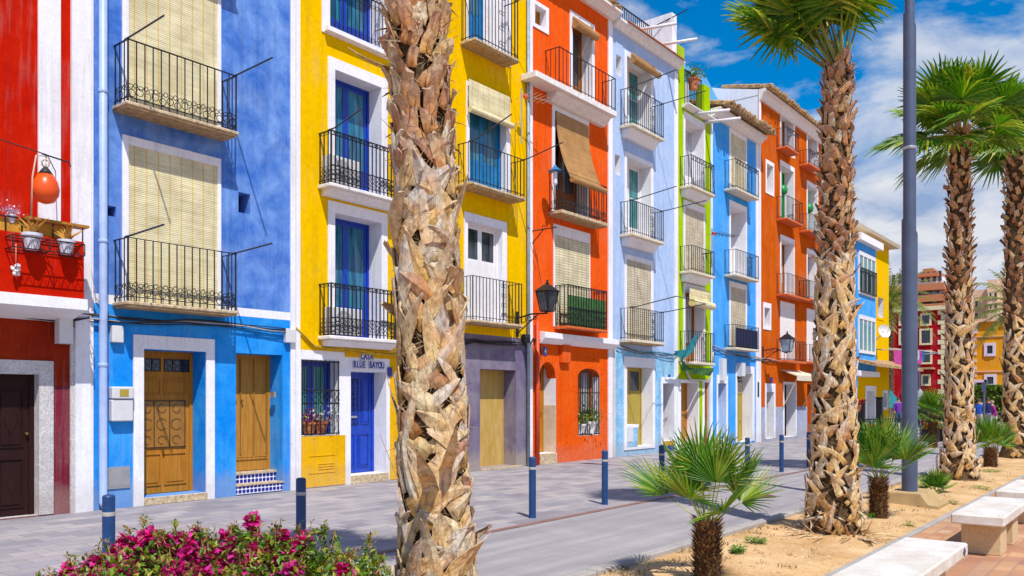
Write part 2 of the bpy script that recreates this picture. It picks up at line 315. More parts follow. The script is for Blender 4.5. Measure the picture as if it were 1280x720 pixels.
# ---------------------------------------------------------------- mesh building
ORG = {}
class MB:
    def __init__(s): s.v = []; s.f = []; s.m = []; s.tip = []; s.ed = {}
    def vert(s, p, t=0.0): s.v.append(tuple(p)); s.tip.append(t); return len(s.v) - 1
    def face(s, idx, m=0): s.f.append(tuple(idx)); s.m.append(m)
    def quad(s, a, b, c, d, m=0): s.face([s.vert(a), s.vert(b), s.vert(c), s.vert(d)], m)
    def box(s, x0, x1, y0, y1, z0, z1, m=0):
        if x0 > x1: x0, x1 = x1, x0
        if y0 > y1: y0, y1 = y1, y0
        if z0 > z1: z0, z1 = z1, z0
        i = [s.vert((x, y, z)) for x in (x0, x1) for y in (y0, y1) for z in (z0, z1)]
        for f in ((0, 1, 3, 2), (4, 6, 7, 5), (0, 4, 5, 1), (2, 3, 7, 6), (0, 2, 6, 4), (1, 5, 7, 3)): s.face([i[k] for k in f], m)
    def cbox(s, x0, x1, y0, y1, z0, z1, b=.01, m=0):
        """box with chamfered top and side edges"""
        pts = []
        for z, k in ((z0, 0), (z0 + b, b), (z1 - b, b), (z1, 0)):
            q = b - k
            ring = [(x0 + q, y0 + b), (x0 + b, y0 + q), (x1 - b, y0 + q), (x1 - q, y0 + b), (x1 - q, y1 - b), (x1 - b, y1 - q), (x0 + b, y1 - q), (x0 + q, y1 - b)]
            pts.append([s.vert((x, y, z)) for x, y in ring])
        for a, c in zip(pts, pts[1:]):
            for i in range(8): s.face([a[i], a[(i + 1) % 8], c[(i + 1) % 8], c[i]], m)
        s.face(pts[0][::-1], m); s.face(pts[-1], m)
    def tube(s, pts, r, n=6, m=0, caps=True, r2=None):
        pts = [Vector(p) for p in pts]; rings = []
        for i, p in enumerate(pts):
            a = pts[max(0, i - 1)]; b = pts[min(len(pts) - 1, i + 1)]; d = (b - a).normalized()
            u = d.cross(Vector((0, 0, 1)))
            if u.length < .05: u = d.cross(Vector((1, 0, 0)))
            u.normalize(); w = d.cross(u)
            rr = r if r2 is None else r + (r2 - r) * i / (len(pts) - 1)
            if hasattr(r, '__len__'): rr = r[i]
            rings.append([s.vert(p + (u * math.cos(2 * math.pi * k / n) + w * math.sin(2 * math.pi * k / n)) * rr) for k in range(n)])
        for a, b in zip(rings, rings[1:]):
            for k in range(n): s.face([a[k], a[(k + 1) % n], b[(k + 1) % n], b[k]], m)
        if caps: s.face(rings[0][::-1], m); s.face(rings[-1], m)
    def lathe(s, c, prof, n=16, m=0):
        rings = []
        for r, z in prof:
            rings.append([s.vert((c[0] + r * math.cos(2 * math.pi * k / n), c[1] + r * math.sin(2 * math.pi * k / n), c[2] + z)) for k in range(n)])
        for a, b in zip(rings, rings[1:]):
            for k in range(n): s.face([a[k], a[(k + 1) % n], b[(k + 1) % n], b[k]], m)
        s.face(rings[0][::-1], m); s.face(rings[-1], m)
    def prism(s, prof, y0, y1, m=0):
        """XZ profile swept along Y"""
        a = [s.vert((x, y0, z)) for x, z in prof]; b = [s.vert((x, y1, z)) for x, z in prof]; n = len(prof)
        for k in range(n): s.face([a[k], a[(k + 1) % n], b[(k + 1) % n], b[k]], m)
        s.face(a[::-1], m); s.face(b, m)
    def poly(s, pts, x0, x1, m=0):
        """YZ polygon thickened along X"""
        a = [s.vert((x0, y, z)) for y, z in pts]; b = [s.vert((x1, y, z)) for y, z in pts]; n = len(pts)
        for k in range(n): s.face([a[k], a[(k + 1) % n], b[(k + 1) % n], b[k]], m)
        s.face(a[::-1], m); s.face(b, m)
    def ring(s, c, rad, r, plane='yz', n=10, a0=0, a1=2 * math.pi, m=0, ax=None):
        pts = []
        for k in range(n + 1):
            a = a0 + (a1 - a0) * k / n; u, w = rad * math.cos(a), rad * math.sin(a)
            pts.append((c[0], c[1] + u, c[2] + w) if plane == 'yz' else (c[0] + u, c[1], c[2] + w))
        s.tube(pts, r, 3, m, caps=False)
    def build(s, name, mats, parent=None, smooth=False, origin=None, norm=True):
        me = bpy.data.meshes.new(name)
        o = bpy.data.objects.new(name, me); C.objects.link(o)
        if parent is not None:
            off = ORG[parent.name]; o.parent = parent
        else:
            off = Vector(origin) if origin is not None else Vector((0, 0, 0)); o.location = off
        ORG[o.name] = off
        me.from_pydata([(x - off[0], y - off[1], z - off[2]) for x, y, z in s.v], [], s.f)
        if not isinstance(mats, (list, tuple)): mats = [mats]
        for m in mats: me.materials.append(M[m] if isinstance(m, str) else m)
        me.polygons.foreach_set('material_index', s.m)
        if any(s.tip):
            at = me.attributes.new('tip', 'FLOAT', 'POINT'); at.data.foreach_set('value', s.tip)
        if s.ed:
            at = me.attributes.new('rim', 'FLOAT', 'POINT'); at.data.foreach_set('value', [s.ed.get(i, 0.0) for i in range(len(s.v))])
        if norm:
            bm = bmesh.new(); bm.from_mesh(me); bmesh.ops.recalc_face_normals(bm, faces=bm.faces); bm.to_mesh(me); bm.free()
        if smooth: me.polygons.foreach_set('use_smooth', [True] * len(me.polygons))
        me.update(); return o
def tag(o, label=None, cat=None, group=None, kind=None):
    if label: o['label'] = label
    if cat: o['category'] = cat
    if group: o['group'] = group
    if kind: o['kind'] = kind
    return o
def thing(name, label, cat, loc, group=None):
    o = bpy.data.objects.new(name, None); C.objects.link(o); o.location = loc; o.empty_display_size = .2
    ORG[o.name] = Vector(loc); return tag(o, label, cat, group)
def text_on_wall(s, size, x, y, z, mat, parent, name='lettering', align='CENTER', depth=.004, sx=1.0):
    cu = bpy.data.curves.new(name, 'FONT'); cu.body = s; cu.size = size; cu.align_x = align; cu.extrude = depth; cu.offset = size * .02
    tmp = bpy.data.objects.new('tmp_text', cu); C.objects.link(tmp)
    bpy.context.view_layer.update()
    me = bpy.data.meshes.new_from_object(tmp.evaluated_get(bpy.context.evaluated_depsgraph_get()))
    bpy.data.objects.remove(tmp)
    o = bpy.data.objects.new(name, me); C.objects.link(o); me.materials.clear(); me.materials.append(M[mat])
    mw = Matrix(((0, 0, 1, x), (sx, 0, 0, y), (0, 1, 0, z), (0, 0, 0, 1)))
    off = ORG[parent.name]; me.transform(Matrix.Translation(-off) @ mw); o.parent = parent; ORG[o.name] = off
    return o
# ---------------------------------------------------------------- houses
class House:
    def __init__(s, name, label, y0, y1, ztop, zones, depth=7.0, group='painted terrace houses along the street', roof='slab_white', side='white'):
        s.y0, s.y1, s.ztop, s.zones, s.depth = y0, y1, ztop, zones, depth
        s.root = thing(name, label, 'house', (0, (y0 + y1) / 2, 0), group); s.ops = []; s.blocks = []
        s.roofm = roof; s.side = side
    def open(s, x0, x1, yt, yb=None, zb=None, d=.38, jamb='white', sur=None, sm='white', top=None, proud=.025):
        r = [Y_(x0), Y_(x1), zb if zb is not None else Z_(x0, yb), Z_(x0, yt)]
        s.ops.append((r, d, jamb))
        if sur:
            l, t, rr, b = sur; w = MB(); y0, y1, z0, z1 = r; e = .003
            if l: w.box(0.001, proud, y0 - l, y0, z0 - b, z1 + t)
            if rr: w.box(0.001, proud, y1, y1 + rr, z0 - b, z1 + t)
            if t: w.box(0.001, proud, y0, y1, z1, z1 + t)
            if b: w.box(0.001, proud, y0, y1, z0 - b, z0)
            w.build('surround', sm, s.root)
        return r
    def wall(s):
        ys = {s.y0, s.y1}; zs = {0.0, s.ztop} | {z for z, _ in s.zones if z < s.ztop}
        for (r, d, j) in s.ops: ys |= {r[0], r[1]}; zs |= {r[2], r[3]}
        ys = sorted(y for y in ys if s.y0 <= y <= s.y1); zs = sorted(z for z in zs if 0 <= z <= s.ztop)
        mats = [m for _, m in s.zones]; w = MB()
        for y0, y1 in zip(ys, ys[1:]):
            for z0, z1 in zip(zs, zs[1:]):
                if y1 - y0 < 1e-5 or z1 - z0 < 1e-5: continue
                yc, zc = (y0 + y1) / 2, (z0 + z1) / 2
                if any(r[0] < yc < r[1] and r[2] < zc < r[3] for r, d, j in s.ops): continue
                k = next((i for i, (zm, _) in enumerate(s.zones) if zc < zm), len(mats) - 1)
                w.quad((0, y0, z0), (0, y1, z0), (0, y1, z1), (0, y0, z1), k)
        for r, d, j in s.ops:
            if j not in mats: mats.append(j)
            k = mats.index(j); a, b, z0, z1 = r; D = -d - .12
            w.quad((0, a, z0), (D, a, z0), (D, a, z1), (0, a, z1), k); w.quad((0, b, z0), (0, b, z1), (D, b, z1), (D, b, z0), k)
            w.quad((0, a, z1), (D, a, z1), (D, b, z1), (0, b, z1), k); w.quad((0, a, z0), (0, b, z0), (D, b, z0), (D, a, z0), k)
            if 'interior' not in mats: mats.append('interior')
            w.quad((D, a, z0), (D, b, z0), (D, b, z1), (D, a, z1), mats.index('interior'))
        s.wallobj = w.build('wall', mats, s.root, norm=False)
        w = MB(); e = .02; a, b = s.y0 + e, s.y1 - e; X = -s.depth
        w.quad((0, a, 0), (0, a, s.ztop), (X, a, s.ztop), (X, a, 0)); w.quad((0, b, 0), (X, b, 0), (X, b, s.ztop), (0, b, s.ztop)); w.quad((X, a, 0), (X, a, s.ztop), (X, b, s.ztop), (X, b, 0))
        w.build('side_wall', s.side, s.root, norm=False)
        w = MB(); w.box(X - .1, -.002, a, b, s.ztop - .15, s.ztop - .003); w.build('roof', s.roofm, s.root)
    # ---- joinery
    def french(s, r, X=-.38, fm='royal', gm='glass_blue', panel=.28, leaves=2, name='balcony_door', rows=1, bar=.07, transom=0):
        y0, y1, z0, z1 = r; w = MB(); gl = []; t = .045; pb = []
        w.box(X - t, X + .03, y0, y0 + t, z0, z1); w.box(X - t, X + .03, y1 - t, y1, z0, z1); w.box(X - t, X + .03, y0 + t, y1 - t, z1 - t, z1)
        a, b = y0 + t, y1 - t; zt = z1 - t; L = (b - a) / leaves; ph = (zt - z0) * panel
        for i in range(leaves):
            u, v = a + L * i + .002, a + L * (i + 1) - .002
            w.box(X - .03, X, u, u + bar, z0, zt); w.box(X - .03, X, v - bar, v, z0, zt)
            w.box(X - .03, X, u + bar, v - bar, zt - bar, zt); w.box(X - .03, X, u + bar, v - bar, z0, z0 + ph)
            if panel > .12: w.box(X, X + .012, u + bar + .03, v - bar - .03, z0 + .12, z0 + ph - .06)
            if transom: w.box(X - .03, X, u + bar, v - bar, zt - transom - bar, zt - transom)
            for k in range(1, rows):
                zz = z0 + ph + (zt - bar - z0 - ph) * k / rows; w.box(X - .028, X - .003, u + bar, v - bar, zz - .015, zz + .015)
            g = MB(); g.box(X - .022, X - .014, u + bar, v - bar, z0 + ph, zt - bar); gl.append(g)
        o = w.build(name, fm, s.root)
        for g in gl: g.build('pane', gm, o)
        return o
    def panel_door(s, r, X=-.38, m='oak', panels=None, name='door', handle=True, frame=.06, knob=(.86, .42), mf=None):
        y0, y1, z0, z1 = r; w = MB()
        w.box(X - .06, X + .02, y0, y0 + frame, z0, z1); w.box(X - .06, X + .02, y1 - frame, y1, z0, z1); w.box(X - .06, X + .02, y0 + frame, y1 - frame, z1 - frame, z1)
        a, b, c, d = y0 + frame, y1 - frame, z0, z1 - frame
        w.box(X - .05, X, a, b, c + .01, d)
        for (u0, u1, v0, v1, k) in (panels or [(.12, .46, .08, .38, 'r'), (.54, .88, .08, .38, 'r'), (.12, .46, .46, .92, 'r'), (.54, .88, .46, .92, 'r')]):
            p0, p1, q0, q1 = a + (b - a) * u0, a + (b - a) * u1, c + (d - c) * v0, c + (d - c) * v1
            if k == 'r':
                f = .018
                w.box(X, X + .018, p0, p1, q0, q0 + f); w.box(X, X + .018, p0, p1, q1 - f, q1); w.box(X, X + .018, p0, p0 + f, q0 + f, q1 - f); w.box(X, X + .018, p1 - f, p1, q0 + f, q1 - f)
                if p1 - p0 > .12: w.box(X, X + .012, p0 + .05, p1 - .05, q0 + .05, q1 - .05)
            if k == 'd':
                pc, qc = (p0 + p1) / 2, (q0 + q1) / 2
                for sc_, x1 in ((1, .014), (.62, .026)):
                    w.poly([(pc - (p1 - p0) / 2 * sc_, qc), (pc, qc - (q1 - q0) / 2 * sc_), (pc + (p1 - p0) / 2 * sc_, qc), (pc, qc + (q1 - q0) / 2 * sc_)], X + (.001 if sc_ == 1 else .015), X + x1)
        o = w.build(name, m, s.root)
        for (u0, u1, v0, v1, k) in (panels or []):
            p0, p1, q0, q1 = a + (b - a) * u0, a + (b - a) * u1, c + (d - c) * v0, c + (d - c) * v1
            g = MB(); ir = MB()
            if k in 'gs': g.box(X + .001, X + .006, p0, p1, q0, q1)
            if k == 's':
                W = p1 - p0; H = q1 - q0
                ir.box(X + .012, X + .022, p0, p1, q0, q0 + .012); ir.box(X + .012, X + .022, p0, p1, q1 - .012, q1)
                for fx in (.02, .34, .66, .98): ir.box(X + .012, X + .020, p0 + W * fx - .004, p0 + W * fx + .004, q0, q1)
                nr = max(2, int(H / (W * .28)))
                for i in range(nr):
                    for fx in (.2, .5, .8): ir.ring((X + .016, p0 + W * fx, q0 + H * (i + .5) / nr), W * (.11 if i % 2 else .08), .004, a0=.6 * i, a1=.6 * i + 5)
            if g.v: g.build('pane', {'royal': 'royal', 'oak': 'pane_oak' if v0 < .8 else 'glass_dark'}.get(m, 'glass_dark'), o)
            if ir.v: ir.build('door_grille', 'iron', o)
        if handle:
            k = MB(); ky, kz = a + (b - a) * knob[0], c + (d - c) * knob[1]
            k.tube([(X, ky, kz), (X + .03, ky, kz), (X + .035, ky, kz), (X + .06, ky, kz)], [.012, .012, .026, .02], 8); k.build('handle', 'brass', o)
        return o
    def blind(s, y0, y1, z0, z1, X=.012, m='blind_cream', roll=None, box=True, curl=.0, rollm=None, name='roller_blind'):
        w = MB(); n = 8
        for i in range(n):
            za, zb = z0 + (z1 - z0) * i / n, z0 + (z1 - z0) * (i + 1) / n
            xa = X + .008 * math.sin(i * 1.3); xb = X + .008 * math.sin((i + 1) * 1.3)
            w.quad((xa, y0, za), (xa, y1, za), (xb, y1, zb), (xb, y0, zb))
        if roll: w.tube([(X + roll * .8, y0 - .02, z0), (X + roll * .8, y1 + .02, z0)], roll, 12)
        o = w.build(name, m, s.root, norm=False)
        if box:
            w = MB(); w.box(X - .05, X + .05, y0 - .01, y1 + .01, z1, z1 + .07); w.build('blind_box', 'white_gloss', o)
        return o
    def grille(s, r, X=-.02, style='bars', scroll=None, rows=(), arch=False):
        y0, y1, z0, z1 = r; w = MB(); n = max(4, round((y1 - y0) / .12))
        for i in range(n + 1):
            y = y0 + .015 + (y1 - y0 - .03) * i / n; f = (y - y0) / (y1 - y0); zt = z1 - (.18 * (2 * f - 1) ** 2 if arch else 0)
            w.box(X - .008, X + .008, y - .008, y + .008, z0 + .02, zt)
        for f in rows: z = z0 + (z1 - z0) * f; w.box(X + .009, X + .017, y0, y1, z - .012, z + .012)
        if scroll:
            za = z0 + (z1 - z0) * scroll[0]; zb = z0 + (z1 - z0) * scroll[1]; rr = (zb - za) / 4.2; k = max(2, int((y1 - y0) / (rr * 2.2)))
            for i in range(k):
                for zz in (za + rr, zb - rr): w.ring((X + .02, y0 + (y1 - y0) * (i + .5) / k, zz), rr, .007)
        return w.build('window_grille', 'iron', s.root)
    def balcony(s, xl, xr, yr, ys, p=.43, slab='slab', t=.09, style='plain', gap=.13, arms=(), moulding=None, mh=.24, name='balcony', under=None, m='iron', zs=None, inset=.03, cloth=None, bar=.007, slabx=(0, 0)):
        y0, y1 = Y_(xl, p), Y_(xr, p); zr, z = Z_(xl, yr, p), (zs if zs is not None else Z_(xl, ys, p))
        w = MB(); w.cbox(0.002, p + .03, y0 - .04 - slabx[0], y1 + .04 + slabx[1], z - t, z, .012, 0)
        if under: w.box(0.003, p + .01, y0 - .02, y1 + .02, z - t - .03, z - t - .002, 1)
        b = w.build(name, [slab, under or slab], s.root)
        if moulding:
            w = MB(); q = p * .8; w.prism([(0.002, z - t - .004), (q, z - t - .004), (q - .05, z - t - mh * .35), (q * .4, z - t - mh), (0.002, z - t - mh)], y0 + .06, y1 - .06); w.build('moulding', moulding, b)
        w = MB(); X = p; zb = z + .07
        n = max(3, round((y1 - y0) / gap))
        for i in range(n + 1):
            y = y0 + (y1 - y0) * i / n; q = bar * (1.5 if i in (0, n) else 1)
            w.box(X - q, X + q, y - q, y + q, z + .002, zr - .012)
        m2 = max(2, round(p / gap))
        for yy in (y0, y1):
            for i in range(m2): x = p * i / m2 + .03; w.box(x - bar, x + bar, yy - bar, yy + bar, z + .002, zr - .012)
        w.box(X - .016, X + .016, y0 - .016, y1 + .016, zr - .012, zr)
        for yy in (y0, y1): w.box(.002, X - .017, yy - .016, yy + .016, zr - .012, zr); w.box(.002, X - .017, yy - .01, yy + .01, zb - .006, zb + .006)
        w.box(X - .009, X + .009, y0, y1, zb - .007, zb + .007)
        Rr = .05
        def scrollband(za, rr, yy=None):
            k = max(2, round((y1 - y0) / (rr * 2.3)))
            for i in range(k): w.ring((X, y0 + (y1 - y0) * (i + .5) / k, za + (rr * .6 if i % 2 else 0)), rr, .0075, n=9)
            k = max(1, round(p / (rr * 2.3)))
            for yy in (y0, y1):
                for i in range(k): w.ring((p * (i + .5) / k, yy, za), rr, .006, 'xz', n=9)
        if 'scroll' in style: scrollband(zb + .07, .055); scrollband(zb + .17, .035)
        if 'dense' in style:
            for q in range(3): scrollband(zb + .05 + .085 * q, .048)
            w.box(X - .009, X + .009, y0, y1, zb + .27, zb + .285); w.box(X - .009, X + .009, y0, y1, zr - .09, zr - .075); scrollband(zr - .048, .03)
        if 'lattice' in style:
            scrollband(zb + .08, .06); scrollband(zb + .2, .05); scrollband(zb + .32, .06); w.box(X - .009, X + .009, y0, y1, zb + .42, zb + .435); scrollband(zr - .048, .03)
        if 'topband' in style:
            w.box(X - .009, X + .009, y0, y1, zr - .16, zr - .145); k = max(2, round((y1 - y0) / .26))
            for i in range(k): w.tube([(X, y0 + (y1 - y0) * i / k, zr - .15), (X, y0 + (y1 - y0) * (i + 1) / k, zr - .015)], .008, 4); w.ring((X, y0 + (y1 - y0) * (i + .5) / k, zr - .08), .05, .007)
        if 'centre' in style:
            yc = y0 + (y1 - y0) * .62
            for k in range(4):
                zc = zb + .12 + (zr - zb - .2) * k / 3.2
                w.ring((X, yc - .055, zc), .045, .007); w.ring((X, yc + .055, zc), .045, .007)
            w.box(X - .008, X + .008, yc - .008, yc + .008, zb, zr)
        w.build('railing', m, b)
        if cloth:
            w = MB(); w.box(X - .03, X - .018, y0 + .02, y1 - .02, z + .02, z + (zr - z) * cloth[1]); w.build('screen_cloth', cloth[0], b)
        if arms:
            for (yy, dx, dz, dy) in arms:
                ya = y0 if yy == 0 else y1
                w = MB(); w.tube([(X - .1, ya, zr + .01), (X + dx * .1, ya, zr + .012), (X + dx, ya + dy, zr + dz)], .015, 5); w.build('drying_arm', 'arm', b)
        return z, zr, y0, y1, b
    def pilaster(s, x0, x1, z0, z1, proud=.04, m='white', name='pilaster'):
        w = MB(); w.box(.001, proud, Y_(x0), Y_(x1), z0, z1); return w.build(name, m, s.root)
    def plate(s, px, py, w_, h_, m='white', t=.012, name='number_plate', txt=None, tm='letter_blue'):
        y, z = Y_(px), Z_(px, py); w = MB(); w.box(.001, t, y - w_ / 2, y + w_ / 2, z - h_ / 2, z + h_ / 2); o = w.build(name, m, s.root)
        if txt: text_on_wall(txt, h_ * .8, t + .004, y, z - h_ * .28, tm, o, 'numeral')
        return o
def tile_eave(h, y0, y1, z, over=.35, back=.9, rise=.3, pitch=.2, r=.085, name='tiled_eave'):
    w = MB(); n = round((y1 - y0) / pitch); rng = random.Random(int(y0 * 10))
    for i in range(n):
        y = y0 + (y1 - y0) * (i + .5) / n; dx = rng.uniform(-.10, .06); k = 4
        for q in range(k):
            xa, xb = over - (over + back) * q / k + dx, over - (over + back) * (q + 1) / k + dx
            za, zb = z + rise * q / k, z + rise * (q + 1) / k
            w.tube([(xa, y, za + .015), (xb - .04, y, zb + .0)], r * rng.uniform(.92, 1.05), 7)
    w.prism([(over - .10, z - .03), (-back, z + rise - .03), (-back, z + rise - .07), (over - .10, z - .06)], y0, y1)
    return w.build(name, 'rooftile', h.root)
def cornice(h, y0, y1, z, hgt=.25, proud=.3, m='slab_white', name='cornice'):
    w = MB(); w.prism([(.001, z - hgt), (proud * .3, z - hgt), (proud * .75, z - hgt * .35), (proud, z - hgt * .3), (proud, z), (.001, z)], y0, y1); return w.build(name, m, h.root)

# ---- house A : red, at the near end
zled = Z_(60, 390)
A = House('red_house', 'deep red house with burgundy base, dark garage door and a solid red balcony', -4.6, Y_(112), 13.2,
          [(1.9, 'burgundy'), (Z_(80, 368), 'brick_red'), (99, 'red')])
r = A.open(-90, 48, 465, zb=.02, d=.16, jamb='rough_white', sur=(.1, .2, .20, 0), sm='rough_white')
A.panel_door(r, X=-.16, m='dark_wood', name='garage_door', panels=[(.06, .30, .5, .93, 'r'), (.06, .3, .06, .42, 'r'), (.34, .62, .06, .42, 'r'), (.66, .94, .06, .42, 'r'), (.34, .62, .5, .93, 'r'), (.66, .94, .5, .93, 'r'), (.40, .58, .10, .36, 'd'), (.73, .89, .10, .36, 'd'), (.68, .92, .52, .88, 'd'), (.36, .60, .52, .88, 'd')], knob=(.965, .60), frame=.07)
A.pilaster(92.5, 112, 0, zled, .05); A.pilaster(87, 92.4, 0, zled - .2, .03, 'rough_white', 'pebble_strip')
A.pilaster(88, 112, zled + .02, 13.2, .06); A.pilaster(47, 75, Z_(47, 300), 13.2, .03, 'white', 'painted_strip')
# solid balcony (balustrade wall, ledge, timber coping)
p = .60; ya, yb = -4.5, Y_(105, p); zt, zb = Z_(60, 296, p), Z_(105, 374, p)
w = MB(); w.box(.002, p, ya, yb, zb, zt); bal = w.build('balcony', 'red', A.root)
w = MB(); w.prism([(.002, zb - .30), (p + .03, zb - .16), (p + .03, zb - .002), (.002, zb - .002)], ya, yb + .04); w.build('ledge', 'white', bal)
w = MB(); w.box(p - .10, p - .07, ya, yb - .15, zt + .002, zt + .19); w.build('ochre_board', 'ochre_paint', bal)
w = MB(); w.box(p - .16, p + .06, Y_(32, p), yb + .05, zt + .20, zt + .235); w.build('timber_coping', 'pine', bal)
w = MB()
for i in range(22): y = ya + (yb - ya) * i / 21; w.box(p - .05, p - .036, y - .007, y + .007, zt, zt + .2)
w.box(p - .055, p - .03, ya, Y_(32, p), zt + .2, zt + .215); w.build('railing', 'iron', bal)
w = MB(); w.box(.06, .22, Y_(66), Y_(83), Z_(70, 430), Z_(70, 398)); A.wall(); w.build('junction_box', 'grey_white', A.root)
# ---- house B : periwinkle over azure
zf1 = 3.21; zf2 = 6.28
B = House('blue_house', 'periwinkle blue house with bright azure ground floor, cream blinds and two oak doors', Y_(112), Y_(368.5), 13.4,
          [(Z_(112, 378), 'azure'), (Z_(112, 366), 'white'), (99, 'periwinkle')])
for (xl, xr, yr, ys, zt_px) in ((160, 295, 48, 126, -130), (160, 294.5, 296, 376, 181)):
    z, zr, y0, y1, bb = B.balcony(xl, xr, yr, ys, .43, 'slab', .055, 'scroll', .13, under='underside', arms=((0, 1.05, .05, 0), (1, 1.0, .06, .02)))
    r = B.open(160, 271, zt_px, zb=z, d=.1, sur=(.10, .14, .07, 0)); B.blind(r[0] + .0, r[1], r[2] + .02, r[3], X=.012, box=False)
z, zr, y0, y1, bb = B.balcony(160, 295, -210, -128, .43, 'slab', .055, 'scroll', .13, under='underside')
w = MB()
for k, px_ in enumerate((152, 292)):
    pass
r = B.open(179, 257, 436, zb=.12, d=.42, jamb='azure', sur=(.17, .22, .16, .12)); ops_door = r
B.panel_door(r, X=-.42, m='oak', panels=[(.0, .47, .88, .97, 's'), (.53, 1.0, .88, .97, 's'), (.04, .47, .71, .83, 'r'), (.53, .94, .71, .83, 'r'), (.05, .93, .33, .67, 's'), (.04, .47, .06, .29, 'r'), (.53, .94, .06, .29, 'r')], knob=(.50, .305))
w = MB(); w.box(-.42, .06, r[0], r[1], 0.005, .118); w.build('doorstep', 'slab', B.root)
r = B.open(295, 353, 441, zb=.02, d=.40, jamb='azure')
r2 = [r[0], r[1], .39, r[3]]
B.panel_door(r2, X=-.40, m='pine', panels=[(.02, .03, .14, .99, 'r'), (.33, .34, .14, .99, 'r'), (.66, .67, .14, .99, 'r'), (.97, .98, .14, .99, 'r'), (.0, 1.0, .10, .13, 'r')], knob=(.35, .62))
w = MB(); w.box(-.45, -.20, r[0] + .003, r[1] - .003, .192, .355, 0); w.box(-.45, .0, r[0] + .003, r[1] - .003, .004, .163, 0)
w.box(-.45, -.17, r[0] + .003, r[1] - .003, .357, .388, 1); w.box(-.45, .02, r[0] - .005, r[1] + .03, .165, .19, 1); w.build('tiled_steps', ['azulejo', 'slab'], B.root)
B.pilaster(362.5, 368.3, 0, 13.3, .03); B.pilaster(112.3, 115.5, 0, 13.3, .035)
for (px, py, ww, hh) in ((139.5, 264, .14, .16), (305.5, 254, .24, .36)):
    y, z = Y_(px), Z_(px, py); B.ops.append(([y - ww / 2, y + ww / 2, z - hh / 2, z + hh / 2], .2, 'periwinkle'))
B.wall()
w = MB(); y, z = Y_(149), Z_(149, 497); w.cbox(.001, .14, y - .17, y + .17, z - .02, z + .17, .015, 0); w.cbox(.001, .12, y - .17, y + .17, z - .37, z - .03, .015, 0); w.box(.141, .146, y - .06, y + .08, z + .02, z + .13, 1); w.build('electricity_meter_box', ['grey_white', 'olive'], B.root)
w = MB(); y, z = Y_(147), Z_(147, 597); w.box(.001, .02, y - .19, y + .19, z - .17, z + .17, 0); w.box(.021, .028, y - .15, y + .15, z - .13, z + .13, 0); w.build('metal_hatch', 'alu', B.root)
w = MB(); y, z = Y_(144), Z_(144, 418); w.cbox(.001, .1, y - .09, y + .09, z - .13, z + .13, .01); w.build('junction_box', 'grey_white', B.root)
w = MB(); y, z = Y_(360), Z_(360, 420); w.cbox(.001, .1, y - .11, y + .11, z - .13, z + .13, .01); w.build('junction_box', 'grey_white', B.root)
w = MB(); y, z = Y_(347), Z_(347, 493); w.box(-.2, -.08, y - .02, y + .02, z - .05, z + .05); w.build('doorbell', 'alu', B.root)
# ---- house C : yellow, casa blue bayou
Cc = House('yellow_house', 'bright yellow house with deep blue balcony doors and a white and yellow ground floor', Y_(368.5), Y_(516), 13.6,
           [(Z_(376, 437), 'white'), (99, 'yellow')], group='painted terrace houses along the street')
Cc.pilaster(368.8, 374, 0, 13.4, .035)
for (yr, ys, yt) in ((166, 228, 87), (357, 419, 266)):
    z, zr, y0, y1, bb = Cc.balcony(414, 503, yr - 4, ys, .36, 'slab_white', .07, 'dense', .105, moulding='white', mh=.12, bar=.009, arms=((0, .9, .22, .0),) if yr == 166 else ())
    r = Cc.open(418, 476, yt, zb=z, d=.39, sur=(.17, .22, .17, 0)); Cc.french(r, -.39)
r = Cc.open(412, 477, -70, 36, d=.39, sur=(.2, .2, .2, .12)); Cc.french(r, -.39)
w = MB(); y0, y1, z0, z1 = r; n = 13
for i in range(n + 1): y = y0 + (y1 - y0) * i / n; w.box(.03, .044, y - .007, y + .007, z0 + .03, z0 + .95)
w.box(.026, .048, y0 - .01, y1 + .01, z0 + .95, z0 + .97); w.box(.028, .046, y0, y1, z0 + .02, z0 + .034)
for i in range(n): w.ring((.037, y0 + (y1 - y0) * (i + .5) / n, z0 + .12), .04, .006); w.ring((.037, y0 + (y1 - y0) * (i + .5) / n, z0 + .82), .04, .006)
w.build('window_railing', 'iron', Cc.root)
z = Z_(412, 36); w = MB(); w.box(.001, .14, r[0] - .15, r[1] + .15, z - .10, z - .012); w.build('window_sill', 'white', Cc.root)
rw = Cc.open(376.5, 423.5, 449, 545, d=.30, jamb='white'); Cc.french(rw, -.30, 'royal', 'glass_teal', .06, 2, 'window')
Cc.grille(rw, .01, rows=(.42, .6, .02, .98), scroll=(.43, .59))
w = MB(); w.box(.001, .02, Y_(376.5), Y_(431), .02, Z_(376.5, 546)); pan = w.build('yellow_panel', 'amber', Cc.root)
y, z = Y_(402), Z_(402, 580); w = MB()
for (a, b_, c_, d_) in ((-.32, .32, -.17, -.16), (-.32, .32, .16, .17), (-.32, -.31, -.16, .16), (.31, .32, -.16, .16), (-.1, .28, -.1, -.085), (-.1, .28, -.05, -.035), (-.1, .28, 0, .015)): w.box(.021, .03, y + a, y + b_, z + c_, z + d_)
w.build('gas_hatch', 'amber', Cc.root)
rd = Cc.open(438.5, 483, 464, zb=.17, d=.40, sur=(.0, .0, .0, .0))
Cc.panel_door(rd, -.40, 'royal', panels=[(.10, .44, .06, .40, 'r'), (.56, .90, .06, .40, 'r'), (.10, .56, .50, .96, 's'), (.66, .92, .50, .96, 'r')], knob=(.12, .45))
w = MB(); y = rd[0] + .33; w.box(-.395, -.37, y - .16, y + .16, 1.32, 1.36); w.build('letter_slot', 'alu', Cc.root)
w = MB(); w.box(-.40, .06, rd[0], rd[1] + .02, .004, .168); w.build('doorstep', 'slab', Cc.root)
